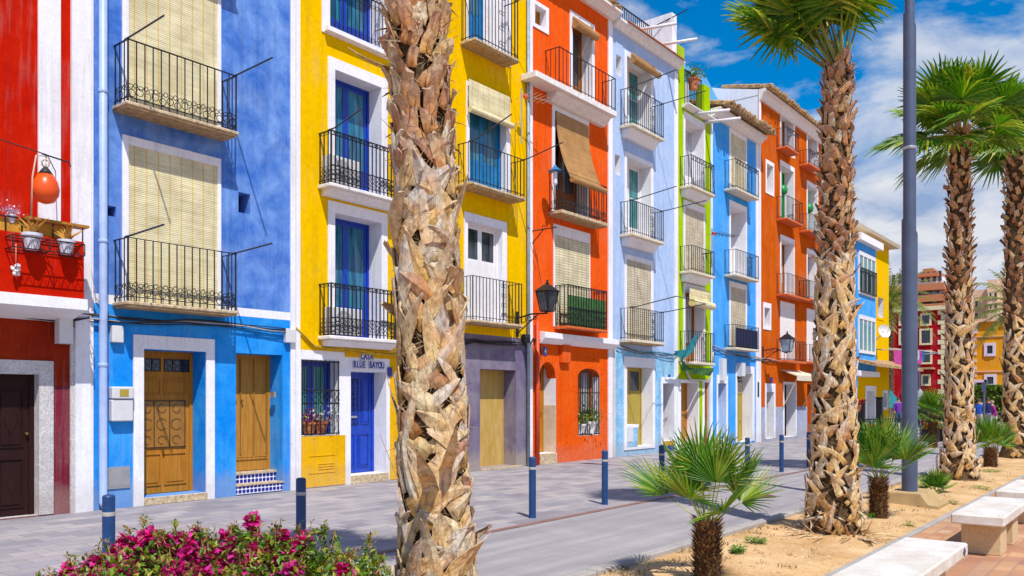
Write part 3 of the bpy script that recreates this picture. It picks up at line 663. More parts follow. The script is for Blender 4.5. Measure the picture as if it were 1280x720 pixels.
w = MB(); w.box(.001, .012, Y_(431), Y_(487), Z_(431, 446), Z_(431, 437)); w.box(.001, .012, Y_(487.3), Y_(515.5), .01, Z_(487, 437)); w.build('yellow_border', 'amber', Cc.root)
Cc.wall()
# ---- house D : yellow over violet grey
Dh = House('yellow_house', 'yellow house with turquoise balcony door above a violet grey ground floor', Y_(516), Y_(659), 13.6,
           [(Z_(590, 417), 'purple'), (99, 'yellow')])
z, zr, y0, y1, bb = Dh.balcony(594, 647, -31, 47, .43, 'slab', .06, 'centre', .12, under='underside', arms=((1, .5, .25, .3),))
r = Dh.open(586, 634, -110, zb=z, d=.2, sur=(.1, .14, .14, 0)); Dh.french([r[0], (r[0] + r[1]) / 2, r[2], r[3]], -.2, 'azure_gloss', 'glass_blue', .3, 1); Dh.french([(r[0] + r[1]) / 2, r[1], r[2], r[3]], -.2, 'white_gloss', 'glass_pale', .9, 1)
z, zr, y0, y1, bb = Dh.balcony(590, 655, 176, 227, .43, 'slab', .06, 'plain', .13, under='underside', arms=((1, 1.1, .25, .1), (0, 1.0, .45, .2)))
r = Dh.open(586, 632, 112, zb=z, d=.2, sur=(.1, .18, .16, 0)); Dh.french([r[0], r[1], r[2], r[3]], -.2, 'azure_gloss', 'glass_blue', .35, 2)
Dh.blind(Y_(582), Y_(634), Z_(582, 138), Z_(582, 99), X=.10, m='blind_cream', roll=.07, box=False)
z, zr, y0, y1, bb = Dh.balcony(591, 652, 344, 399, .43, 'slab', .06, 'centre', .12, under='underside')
r = Dh.open(584, 627, 276, zb=z, d=.16, sur=(.12, .2, .18, 0)); Dh.french([r[0], r[1], r[2], r[3]], -.16, 'white_gloss', 'glass_dark', .66, 2)
r = Dh.open(600, 645, 461, zb=.05, d=.40, jamb='purple'); w = MB(); w.box(-.43, -.40, r[0], r[1], r[2], r[3]); w.box(-.40, -.385, r[0], r[0] + .04, r[2], r[3]); w.build('door', 'ply', Dh.root)
w = MB(); w.box(-.4, .05, r[0], r[1] + .2, .004, .045); w.build('doorstep', 'slab', Dh.root)
Dh.wall()
# ---- house E : orange red
E = House('orange_house', 'orange red house with a tan hanging awning, arched door and barred arched window', Y_(659), Y_(765), 13.0,
          [(Z_(672, 428), 'stipple_orange'), (99, 'orange_red')])
E.pilaster(659.3, 664.5, 0, 12.9, .04); E.pilaster(759.5, 764.7, 0, 12.9, .035)
z4 = Z_(700, 106, .43)
z, zr, y0, y1, bb = E.balcony(699, 769, 58, 103, .45, 'slab_white', .16, 'plain', .17, slabx=(1.0, 0), moulding='slab_white')
r = E.open(715, 739, 22, zb=z, d=.35, sur=(.12, .17, .15, 0)); E.french(r, -.35, 'brown_wood', 'glass_dark', .3, 1)
E.blind(Y_(714), Y_(740), Z_(714, 32), Z_(714, 20), X=.06, m='blind_tan', roll=.11, box=False)
r = E.open(668, 682, 5, 29, d=.22, sur=(.1, .1, .12, .1)); E.french(r, -.22, 'oak', 'glass_dark', .04, 1, 'window')
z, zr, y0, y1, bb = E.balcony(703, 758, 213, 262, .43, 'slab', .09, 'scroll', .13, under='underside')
r = E.open(693, 733, 138, zb=z, d=.35, sur=(.12, .15, .1, 0)); E.french(r, -.35, 'brown_wood', 'glass_dark', .3, 2)
w = MB(); n = 12; ya, yb = Y_(693.5), Y_(734)
zt = Z_(693, 139); zbm = Z_(712, 222, .62); cols = []
for i in range(n + 1):
    f = i / n; x = .05 + .50 * f ** 2.2; zz = zt + (zbm - zt) * f; cols.append((x, zz))
for (a, b_), (c_, d_) in zip(cols, cols[1:]): w.quad((a, ya, b_), (a, yb, b_), (c_, yb, d_), (c_, ya, d_))
w.tube([(.58, ya - .04, zbm), (.58, yb + .04, zbm)], .075, 10); w.build('hanging_awning', 'blind_tan', E.root, norm=False)
z, zr, y0, y1, bb = E.balcony(710, 758, 355, 407, .43, 'slab_red', .07, 'lattice', .13, cloth=('green_net', .75), bar=.009)
r = E.open(693, 736, 293, zb=z, d=.12, sur=(.06, .28, .04, 0)); E.blind(r[0], r[1], r[2] + .02, r[3], X=.012, m='blind_far', box=False)
w = MB(); zc = Z_(672, 428); w.prism([(.002, zc - .02), (.10, zc - .02), (.24, zc + .12), (.24, zc + .26), (.002, zc + .30)], Y_(672), Y_(765) - .01); w.build('ledge', 'white', E.root)
rd = E.open(674, 695, 452, zb=.28, d=.42, jamb='white')
E.panel_door([rd[0], rd[1], rd[2], rd[3]], -.42, 'oak', panels=[(.15, .85, .06, .36, 'r'), (.15, .85, .42, .74, 'r'), (.1, .9, .80, .97, 'g')], knob=(.85, .45))
w = MB(); w.box(-.42, .04, rd[0], rd[1], .004, .278); w.build('doorstep', 'slab', E.root)
w = MB(); w.box(-.40, -.003, rd[1] - .012, rd[1] - .002, .28, 1.55); w.build('tile_dado', 'tan_tile', E.root)
def arch_fill(h, r, rise, m):
    y0, y1, z0, z1 = r; n = 8; w = MB()
    for sgn in (0, 1):
        pts = []
        for i in range(n + 1):
            f = i / n * .5 if sgn == 0 else .5 + i / n * .5
            pts.append((y0 + (y1 - y0) * f, z1 - .004 - rise * (1 - math.sqrt(max(0, 1 - (2 * f - 1) ** 2)))))
        pts = ([(y0, z1 - .002)] + pts) if sgn == 0 else (pts + [(y1, z1 - .002)])
        w.poly(pts, -.30, -.003)
    w.build('arch', m, h.root)
arch_fill(E, rd, .42, 'stipple_orange')
rw = E.open(722.5, 749.5, 460, 545, d=.30, jamb='white'); E.french(rw, -.30, 'brown_wood', 'glass_pale', .05, 2, 'window', rows=3)
arch_fill(E, rw, .22, 'stipple_orange'); E.grille(rw, -.01, rows=(.02, .33, .64), scroll=(.34, .63), arch=True)
E.plate(681, 439, .17, .24, 'letter_blue', txt='4', tm='tile_white')
w = MB(); w.tube([(.09, Y_(668.5), 0.02), (.09, Y_(668.5), Z_(668, 402))], .055, 8); w.build('drainpipe', 'pipe_red', E.root, smooth=True)
w = MB(); y, z = Y_(704), Z_(704, 442); w.cbox(.001, .12, y - .2, y + .2, z - .26, z + .26, .015); w.build('meter_box', 'stipple_orange', E.root)
E.wall(); cornice(E, Y_(659), Y_(765) - .02, 13.02, .2, .38); tile_eave(E, Y_(659), Y_(765) - .05, 13.08, .42, 1.6, .5)
# ---- house F : light blue
FF = House('light_blue_house', 'pale blue house with rough stippled cyan ground floor, olive shutters and a roof terrace', Y_(765), Y_(847), Z_(765, 26) - .1,
           [(Z_(765, 434), 'stipple_cyan'), (99, 'light_blue')], side='white')
FF.pilaster(765.2, 768.5, 0, Z_(765, 434), .03, 'rough_white'); FF.pilaster(842.5, 846.8, 0, Z_(765, 26) - .3, .03)
for (yr, ys, yt, kind) in ((108, 154, 70, 0), (250, 291, 196, 1), (384, 424, 324, 2)):
    z, zr, y0, y1, bb = FF.balcony(791, 829, yr, ys, .43, 'slab_cream', .08, 'centre', .115, under='underside' if kind == 2 else None, moulding='white' if kind < 2 else None, arms=((0, 1.3, .25, .25), (1, 1.3, .2, .3)))
    r = FF.open(783, 813, yt, zb=z, d=.38 if kind < 2 else .1, sur=(.12, .15, .16, 0))
    if kind == 2: FF.blind(r[0], r[1], r[2] + .02, r[3], X=.012, m='blind_grey', box=False)
    else: FF.french(r, -.38, 'white_gloss', 'glass_teal', .2, 2, rows=2)
    if kind == 0: FF.blind(Y_(783), Y_(815), Z_(783, 77), Z_(783, 66), X=.16, m='blind_tan', roll=.10, box=False)
    if kind == 2:
        w = MB(); a = Vector((1.73, y0 + .25, zr + .25)); b_ = Vector((1.73, y1 + .3, zr + .2)); w.tube([a, b_], .012, 4); w.build('drying_line_bar', 'arm', bb)
for (x, y) in ((773.5, 82), (772, 206)):
    yy, zz = Y_(x), Z_(x, y); FF.ops.append(([yy - .15, yy + .15, zz - .3, zz + .3], .22, 'white'))
r = FF.open(783, 815, 458, zb=.25, d=.40, sur=(.16, .3, .16, .08)); FF.french(r, -.40, 'olive', 'glass_dark', .72, 2, 'door', transom=.0)
w = MB(); w.box(-.30, .022, r[0] + .003, Y_(796.5), r[2] + .004, Z_(783, 531) - .1, 0); w.box(-.30, .028, r[0] + .003, Y_(797.5), Z_(783, 531) - .098, Z_(783, 531), 1); w.build('sill_block', ['stipple_cyan', 'white'], FF.root)
r = FF.open(828, 842, 479, zb=.35, d=.42, sur=(.1, .2, .1, .1)); FF.panel_door(r, -.42, 'dark_wood', handle=False, name='door')
w = MB(); w.box(-.4, .03, r[0], r[1], .004, .2, 0); w.box(-.4, .03, r[0], r[1], .202, .348, 1); w.build('doorstep', ['letter_blue', 'ochre_paint'], FF.root)
FF.plate(787, 543, .34, .44, 'grey_white', .03, 'meter_hatch')
FF.plate(836.5, 471, .13, .16, 'letter_blue'); 
FF.wall()
zF = Z_(765, 26) - .1
cornice(FF, Y_(765), Y_(847), zF + .14, .22, .28)
w = MB(); w.prism([(.34, zF + .165), (-.6, zF + .36), (-.6, zF + .32), (.34, zF + .142)], Y_(765) + .4, Y_(847) - .1); w.build('tiled_eave', 'terracotta', FF.root)
w = MB(); w.box(-7, -.25, Y_(765) + .03, Y_(776), zF + .17, zF + 2.6); w.box(-1.7, -.02, Y_(847) - .35, Y_(847) - .03, zF + .17, zF + 1.75); w.box(-7, -6.5, Y_(776), Y_(847) - .55, zF, zF + 2.2); w.build('terrace_wall', 'white', FF.root)
w = MB(); a, b_ = Y_(777), Y_(847) - .5
for i in range(24): y = a + (b_ - a) * i / 23; w.box(-.71, -.69, y - .01, y + .01, zF + .3, zF + 1.35)
w.box(-.72, -.68, a, b_, zF + 1.35, zF + 1.38); w.tube([(-.7, b_, zF + 1.37), (.5, b_ + .3, zF + 1.75)], .018, 5); w.build('terrace_railing', 'iron', FF.root)
for q in (.35, .8):
    w = MB(); y = a + (b_ - a) * q; w.tube([(-.3, y, zF + .45), (1.1, y + .3, zF + .40)], .05, 8); w.build('rain_spout', 'white_gloss', FF.root, smooth=True)
# ---- house G : lime green
G = House('green_house', 'narrow lime green house with white trimmed openings and a rooftop flower pot', Y_(847), Y_(888), Z_(848, 128),
          [(Z_(848, 474), 'white'), (99, 'lime')], side='white')
zG = Z_(848, 128)
for (yr, ys, yt, kind, d) in ((193, 231, 148, 0, .38), (306, 338, 258, 1, .1), (413, 452, 362, 2, .38)):
    z, zr, y0, y1, bb = G.balcony(864.6, 892.5, yr, ys, .43, 'slab_cream', .08, 'topband' if kind == 0 else ('centre' if kind == 2 else 'plain'), .14, moulding='white' if kind < 2 else None)
    r = G.open(856, 879, yt, zb=z, d=d, sur=(.13, .22, .12, 0))
    if kind == 1: G.blind(r[0], r[1], r[2] + .02, r[3], X=.012, m='blind_grey', box=False)
    else: G.french(r, -.38, 'white_gloss' if kind == 0 else 'brown_wood', 'glass_pale', .3, 2)
    if kind == 2: G.blind(r[0] - .05, r[1] + .1, Z_(855, 379), Z_(855, 359), X=.2, m='blind_cream', roll=.13, box=False)
r = G.open(850.5, 872, 478, zb=.05, d=.42, sur=(.05, .1, .06, 0)); G.panel_door(r, -.42, 'oak', panels=[(.1, .5, .05, .9, 'r'), (.55, .8, .2, .7, 'g')])
r = G.open(880, 887, 478, zb=.05, d=.12, jamb='peeling', sur=(.06, .1, .0, 0)); G.panel_door(r, -.12, 'brown_wood', handle=False)
G.pilaster(874, 877.5, 0, Z_(848, 474), .02, 'lime', 'green_strip')
G.wall(); cornice(G, Y_(847) + .3, Y_(888), zG + .02, .12, .26)
w = MB(); w.box(-.3, -.003, Y_(847) + .03, Y_(855.5), zG, zG + 1.95); w.build('parapet', 'lime', G.root)
w = MB(); w.box(-.3, -.003, Y_(880), Y_(888) - .03, zG, zG + 1.2); w.build('parapet', 'lime', G.root)
w = MB(); w.box(-4, -.8, Y_(847) + .1, Y_(888) - .1, zG, zG + 1.5); w.build('terrace_wall', 'white', G.root)
w = MB(); a, b_ = Y_(855.5), Y_(880)
for i in range(15): y = a + (b_ - a) * i / 14; w.box(-.11, -.09, y - .01, y + .01, zG + .02, zG + 1.3)
w.box(-.12, -.08, a, b_, zG + 1.3, zG + 1.34); w.build('terrace_railing', 'iron', G.root)
for (x, y) in ((866, 143), (880, 153)):
    w = MB(); w.tube([(-.02, Y_(x), Z_(x, y)), (1.3, Y_(x) + .1, Z_(x, y) - .1)], .055, 8); w.build('rain_spout', 'white_gloss', G.root, smooth=True)
# ---- house H : sky blue
zH = Z_(888, 136)
H = House('sky_blue_house', 'vivid sky blue house with a ragged tiled eave and an ochre garage door', Y_(888), Y_(948), zH, [(99, 'sky_blue')], side='pale_blue')
H.pilaster(888.2, 890, 0, zH, .03); H.pilaster(944.5, 947.8, 0, zH, .03)
for (yr, ys, yt, kind, d) in ((198, 234, 166, 0, .1), (311, 342, 257, 1, .5), (405, 434, 358, 2, .1)):
    z, zr, y0, y1, bb = H.balcony(920, 948, yr, ys, .45, 'slab_cream', .08, 'topband' if kind == 0 else ('centre' if kind == 1 else 'plain'), .14, cloth=('navy_cloth', .85) if kind == 2 else None)
    r = H.open(913, 931.5, yt, zb=z, d=d, sur=(.13, .2, .12, 0))
    if kind == 1: H.french(r, -.5, 'white_gloss', 'glass_pale', .5, 2)
    else: H.blind(r[0], r[1], r[2] + .02, r[3], X=.012, m='blind_far' if kind == 0 else 'blind_grey', box=False)
r = H.open(921, 940, 466, zb=.08, d=.42, sur=(.12, .28, .2, 0))
zm = Z_(921, 491)
H.panel_door([r[0], r[1], r[2], zm], -.42, 'olive', panels=[(.02, .03, .02, .98, 'r'), (.25, .26, .02, .98, 'r'), (.5, .51, .02, .98, 'r'), (.75, .76, .02, .98, 'r')], name='garage_door')
w = MB(); w.box(-.44, -.38, r[0], r[1], zm + .002, zm + .42); w.build('lintel', 'slab', H.root)
w = MB()
for i in range(6): z = zm + .5 + i * .13; w.box(-.42, -.39, r[0], r[1], z, z + .04)
for i in range(4): y = r[0] + (r[1] - r[0]) * i / 3; w.box(-.44, -.425, y - .02, y + .02, zm + .45, r[3])
w.build('transom_grille', 'tan_tile', H.root)
r = H.open(897, 907.5, 479, zb=.25, d=.35, jamb='light_blue', sur=(.1, .3, .12, .1)); H.panel_door(r, -.35, 'white_gloss', handle=False)
H.plate(903, 474, .22, .24, 'letter_blue'); H.plate(947.2, 487, .2, .6, 'slab_white', .03, 'notice_box'); H.plate(901, 462, .35, .8, 'grey_white', .15, 'junction_box'); H.plate(922, 462, .3, .5, 'grey_white', .25, 'wall_box')
H.wall(); cornice(H, Y_(888) + .02, Y_(948) - .02, zH + .02, .28, .38, 'slab_white'); tile_eave(H, Y_(888) + .05, Y_(948) + .1, zH + .09, .80, 1.3, .5, .25, .085)
w = MB(); w.poly([(Y_(888) + .1, zH), (Y_(948) - .15, zH), (Y_(948) - .15, Z_(937, 152, -1.6)), (Y_(884, -1.6) if Y_(884, -1.6) > Y_(888) + .2 else Y_(888) + .2, Z_(884, 99, -1.6)), (Y_(888) + .1, Z_(884, 99, -1.6))], -3.6, -1.6); w.build('attic_wall', 'attic_blue', H.root)
# ---- house I : rust orange, two bays
zI = Z_(948, 112)
I = House('rust_orange_house', 'tall rust orange house with two bays of red balconies under a long tiled eave', Y_(948), Y_(1035), zI, [(Z_(957, 509), 'dado'), (99, 'rust')], depth=9, side='white', group='painted terrace houses along the street')
I.pilaster(948.2, 950.5, 0, zI, .03)
cols = (((976, 991.5), [(131, 188, 984, 998, 158), (206, 276, 984, 1003, 244), (299, 369, 984, 1011, 341), (382, 451, 984, 1007, 424)]), ((1009, 1021), [(165, 212, 1012, 1030, 186), (231, 293, 1012, 1030, 266), (316, 376, 1012, 1030, 350), (391, 453, 1012, 1030, 430)]))
for ci, ((a, b_), rows) in enumerate(cols):
    for k, (yt, ys, xl, xr, yr) in enumerate(rows):
        z = Z_(a, ys)
        I.balcony(xl, xr, yr, ys, .45, 'slab_red', .09, 'topband' if k == 0 else 'plain', .15, zs=z, m='iron')
        r = I.open(a, b_, yt, zb=z, d=.42 if k < 3 else .1, sur=(.10, .2, .12, 0) if k else (.10, .1, .15, 0))
        if k == 3: I.blind(r[0], r[1], r[2] + .02, r[3], X=.012, m='slab_white', box=False)
        else: I.french(r, -.42, ('brown_wood', 'green_paint', 'brown_wood')[k], 'glass_pale', .3, 2)
        if k == 1: w = MB(); w.tube([(-.1, r[0] + .15, r[3] - .3), (-.1, r[0] + .18, r[2] + .2)], .10, 8); w.lathe((-.05, r[0] + .3, r[3] - 1.0), [(.05, -.25), (.2, -.15), (.24, 0), (.18, .16), (.04, .22)], 10); w.build('green_curtain', 'green_paint', I.root, smooth=True)
I.open(958, 966, 204, 240, d=.3, sur=(.1, .15, .1, .05)); I.open(955, 962, 384, 407, d=.2, sur=(.12, .2, .12, .15))
r = I.open(957.5, 967, 490, zb=.1, d=.35, sur=(.12, .35, .15, 0)); I.panel_door(r, -.35, 'dark_wood')
r = I.open(980, 994, 480, zb=.1, d=.42, sur=(.12, .1, .12, 0)); I.panel_door(r, -.42, 'dark_wood', name='door')
r = I.open(1009, 1020, 480, zb=.1, d=.42, jamb='rust'); I.panel_door(r, -.42, 'brown_wood', name='door')
w = MB(); za = Z_(976, 470); w.prism([(.003, za + .28), (.7, za + .02), (.7, za - .20), (.68, za - .20), (.68, za - .02), (.003, za + .24)], Y_(976), Y_(1003)); w.build('canvas_awning', 'slab_cream', I.root)
for x in (977, 1002): w = MB(); w.tube([(.02, Y_(x), za - 1.4), (.66, Y_(x), za - .1)], .02, 5); w.build('awning_strut', 'slab_cream', I.root)
I.plate(964, 476, .25, .3, 'letter_blue'); I.wall()
cornice(I, Y_(948) + .02, Y_(1035), zI + .02, .42, .28, 'slab_white'); tile_eave(I, Y_(948) + .05, Y_(1035), zI + .08, .50, 1.6, .45, .26, .085)
w = MB()
w.prism([(-.02, zI - .2), (-.02, zI + .02), (-1.6, zI + .42), (-4.2, zI + 1.25), (-8.9, zI + 1.0), (-8.9, zI - .2)], Y_(948) + .005, Y_(1035) - .03); w.build('gable', 'white', I.root)
w = MB(); w.box(-3.6, -3.0, Y_(948) + .6, Y_(948) + 1.2, zI + 1.0, zI + 1.5); w.build('chimney', 'iron', I.root)
# ---- house K : yellow and blue with a glazed bay
yk0, yk1 = Y_(1040), Y_(1111); zK = Z_(1111, 309)
K = House('yellow_blue_house', 'yellow house with a bright blue glazed bay, at the far end of the row', yk0, yk1, zK, [(99, 'yellow')], side='white')
ym = Y_(1094); cut = Y_(1071)
K.open(1097, 1104, 371, 396, d=.2, sur=(.15, .2, .15, .15), sm='yellow'); K.open(1087, 1092, 297, 309, d=.2, sur=(.2, .2, .2, .2))
r = K.open(1083, 1093, 489, zb=.1, d=.3, sur=(.25, .3, .25, 0)); K.panel_door(r, -.3, 'grey_white', handle=False)
r = K.open(1104, 1108, 491, 509, d=.2, sur=(.15, .15, .15, .15)); K.french(r, -.2, 'azure_gloss', 'glass_blue', .1, 1, 'window')
K.wall()
zb_, zt_ = Z_(1071, 463, .9), Z_(1071, 301, .9)
w = MB(); y0, y1 = Y_(1071, .9), Y_(1095, .9)
w.box(.002, .9, y0, y1, zb_, zt_); bay = w.build('bay', 'sky_blue', K.root)
w = MB(); w.box(.002, 1.2, y0 - .3, y1 + .3, zt_ + .002, zt_ + .35); w.build('bay_cornice', 'white', bay)
w = MB(); w.box(.002, 1.05, y0 - .15, y1 + .15, zb_ - .25, zb_ - .002); w.build('bay_cornice', 'white', bay)
for (ya_, yb_) in ((318, 363), (398, 437)):
    za, zb2 = Z_(1073, yb_, .9), Z_(1073, ya_, .9)
    w = MB(); g = MB(); a, b_ = y0 + .25, y1 - .25
    w.box(.901, .96, a, b_, za - .15, za); w.box(.901, .96, a, b_, zb2, zb2 + .2); n = 4
    for i in range(n + 1): y = a + (b_ - a) * i / n; w.box(.901, .95, y - .07, y + .07, za, zb2)
    g.box(.902, .92, a + .07, b_ - .07, za, zb2); f = w.build('bay_window', 'white_gloss', bay); g.build('pane', 'glass_teal', f)
    w = MB(); g = MB(); w.box(.2, .8, y0 - .05, y0 - .001, za - .15, za); w.box(.2, .8, y0 - .05, y0 - .001, zb2, zb2 + .2)
    for x in (.2, .5, .74): w.box(x, x + .07, y0 - .05, y0 - .001, za, zb2)
    g.box(.27, .74, y0 - .02, y0 - .002, za, zb2); f = w.build('bay_window', 'white_gloss', bay); g.build('pane', 'glass_teal', f)
w = MB(); za = Z_(1073, 363, .9)
for i in range(15): y = y0 + .3 + (y1 - y0 - .6) * i / 14; w.box(1.0, 1.03, y - .015, y + .015, za, za + 1.1)
w.box(.99, 1.04, y0 + .3, y1 - .3, za + 1.1, za + 1.15); w.box(.97, 1.04, y0 + .3, y1 - .3, za - .05, za); w.build('bay_railing', 'iron', bay)
w = MB(); w.box(.002, .9, yk0 + 1, y0 - .3, 0, 3.4); w.build('shop_front', 'sky_blue', K.root)
w = MB(); w.prism([(.002, 3.95), (1.8, 3.45), (1.8, 3.3), (.002, 3.75)], yk0 + 1, yk1 + .2); w.build('porch_roof', 'rooftile', K.root)
w = MB(); w.prism([(.5, zK - .1), (.55, zK + .08), (-3, zK + 1.1), (-7.2, zK + .1), (-7.2, zK)], yk0 + .1, yk1 + .4); w.build('ochre_roof', 'tan_tile', K.root)
# ---------------------------------------------------------------- palms
UP = Vector((0, 0, 1)); WIND = Vector((-.80, -.55, 0))
def strap(w, base, d, side, out, L, W, curl, rng, rows=6, m=0, taper=.3, point=True):
    prev = None; sk = rng.uniform(-.4, .4)
    for i in range(rows + 1):
        t = i / rows
        c = base + d * (L * t) + out * (curl * t * t) + side * (sk * W * t * t)
        hw = W / 2 * (1 - taper * t) * (1.0 if t < .62 or not point else max(.10, 1 - (t - .62) * 2.3))
        if 0 < i < rows: hw *= rng.uniform(.90, 1.08)
        bul = W * .20 * (1 - .5 * t)
        row = [w.vert(c - side * hw - out * bul * .5, t), w.vert(c - side * hw * .35 + out * bul * .35, t), w.vert(c + side * hw * .35 + out * bul * .4, t), w.vert(c + side * hw - out * bul * .5, t)]
        if prev:
            for k in range(3): w.face([prev[k], prev[k + 1], row[k + 1], row[k]], m)
        prev = row
def boot_(w, cen, rad, a, z, th, L, W, lift, rng, m=0, rows=7, point=.78, ragged=False):
    """a cut leaf base lying on the trunk: runs up and sideways around it, keeled along its middle, its end torn to a slanting point"""
    prev = None; R0 = rad(z); cut = rng.uniform(-.5, .5) * W / L * 1.4; sag = rng.uniform(-.3, .3); keel = rng.uniform(.05, .13); kc = rng.uniform(-.3, .3)
    tw = rng.uniform(-.3, .3) * W
    us = (-1, -1, -.5, kc, .55, 1, 1)
    for i in range(rows + 1):
        t = i / rows; hw = W / 2 * (1.10 - .30 * t) * (rng.uniform(.90, 1.08) if 0 < i < rows else 1)
        if t > .62: hw *= 1 - (t - .62) / .38 * point
        row = []
        for q, u in enumerate(us):
            tt = t + cut * u * .5 * min(1, t * 1.2)
            if i == rows: tt += rng.uniform(-.10, .06) if ragged else rng.uniform(-.03, .03)
            s_ = L * tt; thh = th + sag * t
            du = s_ * math.sin(thh) + hw * u * math.cos(thh); dz = s_ * math.cos(thh) - hw * u * math.sin(thh)
            r_ = R0 * .95 + .010 + lift * t ** 1.7 + W * keel * (1 - abs(u - kc)) + tw * u * t * .5 - (.010 if q in (0, 6) else 0)
            ang = a + du / max(.08, R0); c = cen(max(0, z + dz)); k = w.vert((c.x + r_ * math.cos(ang), c.y + r_ * math.sin(ang), z + dz), t); w.ed[k] = abs(u) if u != kc else 0.0; row.append(k)
        if prev:
            for k in range(6): w.face([prev[k], prev[k + 1], row[k + 1], row[k]], m)
        prev = row
    w.face(prev, m)
def fan_leaf(w, wp, base, d, L, Rr, rng, nseg=34, droop=.35, spread=2.35, pr=.016, split=.5, stiff=False, roll=0):
    """petiole + pleated fan of segments that split and hang at their tips"""
    d = d.normalized(); pts = []; n = 5
    for i in range(n + 1):
        t = i / n; pts.append(base + d * (L * t) - UP * (L * .10 * t * t * (1 - abs(d.z) * .5)))
    hub = pts[-1]; ax = (pts[-1] - pts[-2]).normalized()
    wp.tube(pts, pr, 4, caps=False, r2=pr * .5)
    lat = ax.cross(UP)
    if lat.length < .1: lat = Vector((rng.uniform(-1, 1), rng.uniform(-1, 1), 0))
    lat.normalize(); nor = lat.cross(ax).normalized()
    q = Matrix.Rotation(rng.uniform(-.5, .5) + roll, 3, ax); lat = q @ lat; nor = q @ nor
    if nor.z < 0: nor = -nor
    cup = rng.uniform(.05, .3)
    for s_ in range(nseg):
        a = spread * (2 * (s_ + .5) / nseg - 1); ln = Rr * (1 - .24 * (abs(a) / spread) ** 1.5) * rng.uniform(.92, 1.05)
        dr = (ax * math.cos(a) + lat * math.sin(a)); dr = (dr + nor * (cup if stiff else cup * .6)).normalized(); sd = (lat * math.cos(a) - ax * math.sin(a))
        da = spread * 2 / nseg; dd = droop * rng.uniform(.5, 1.4); prev = None
        for (t, wf) in ((.05, 1), (split, 1), (.78, .55), (.92, .3), (1.0, .04)):
            hw = ln * min(t, split) * math.tan(da / 2) * wf * 1.04
            c = hub + dr * (ln * t) - UP * (dd * ln * max(0, t - split * .6) ** 2 * 1.6) + (WIND * (.18 * ln * max(0, t - .5) ** 2) if not stiff else Vector())
            k = nor * hw * .55
            row = (w.vert(c - sd * hw - k), w.vert(c + k), w.vert(c + sd * hw - k))
            if prev: w.face([prev[0], prev[1], row[1], row[0]]); w.face([prev[1], prev[2], row[2], row[1]])
            prev = row
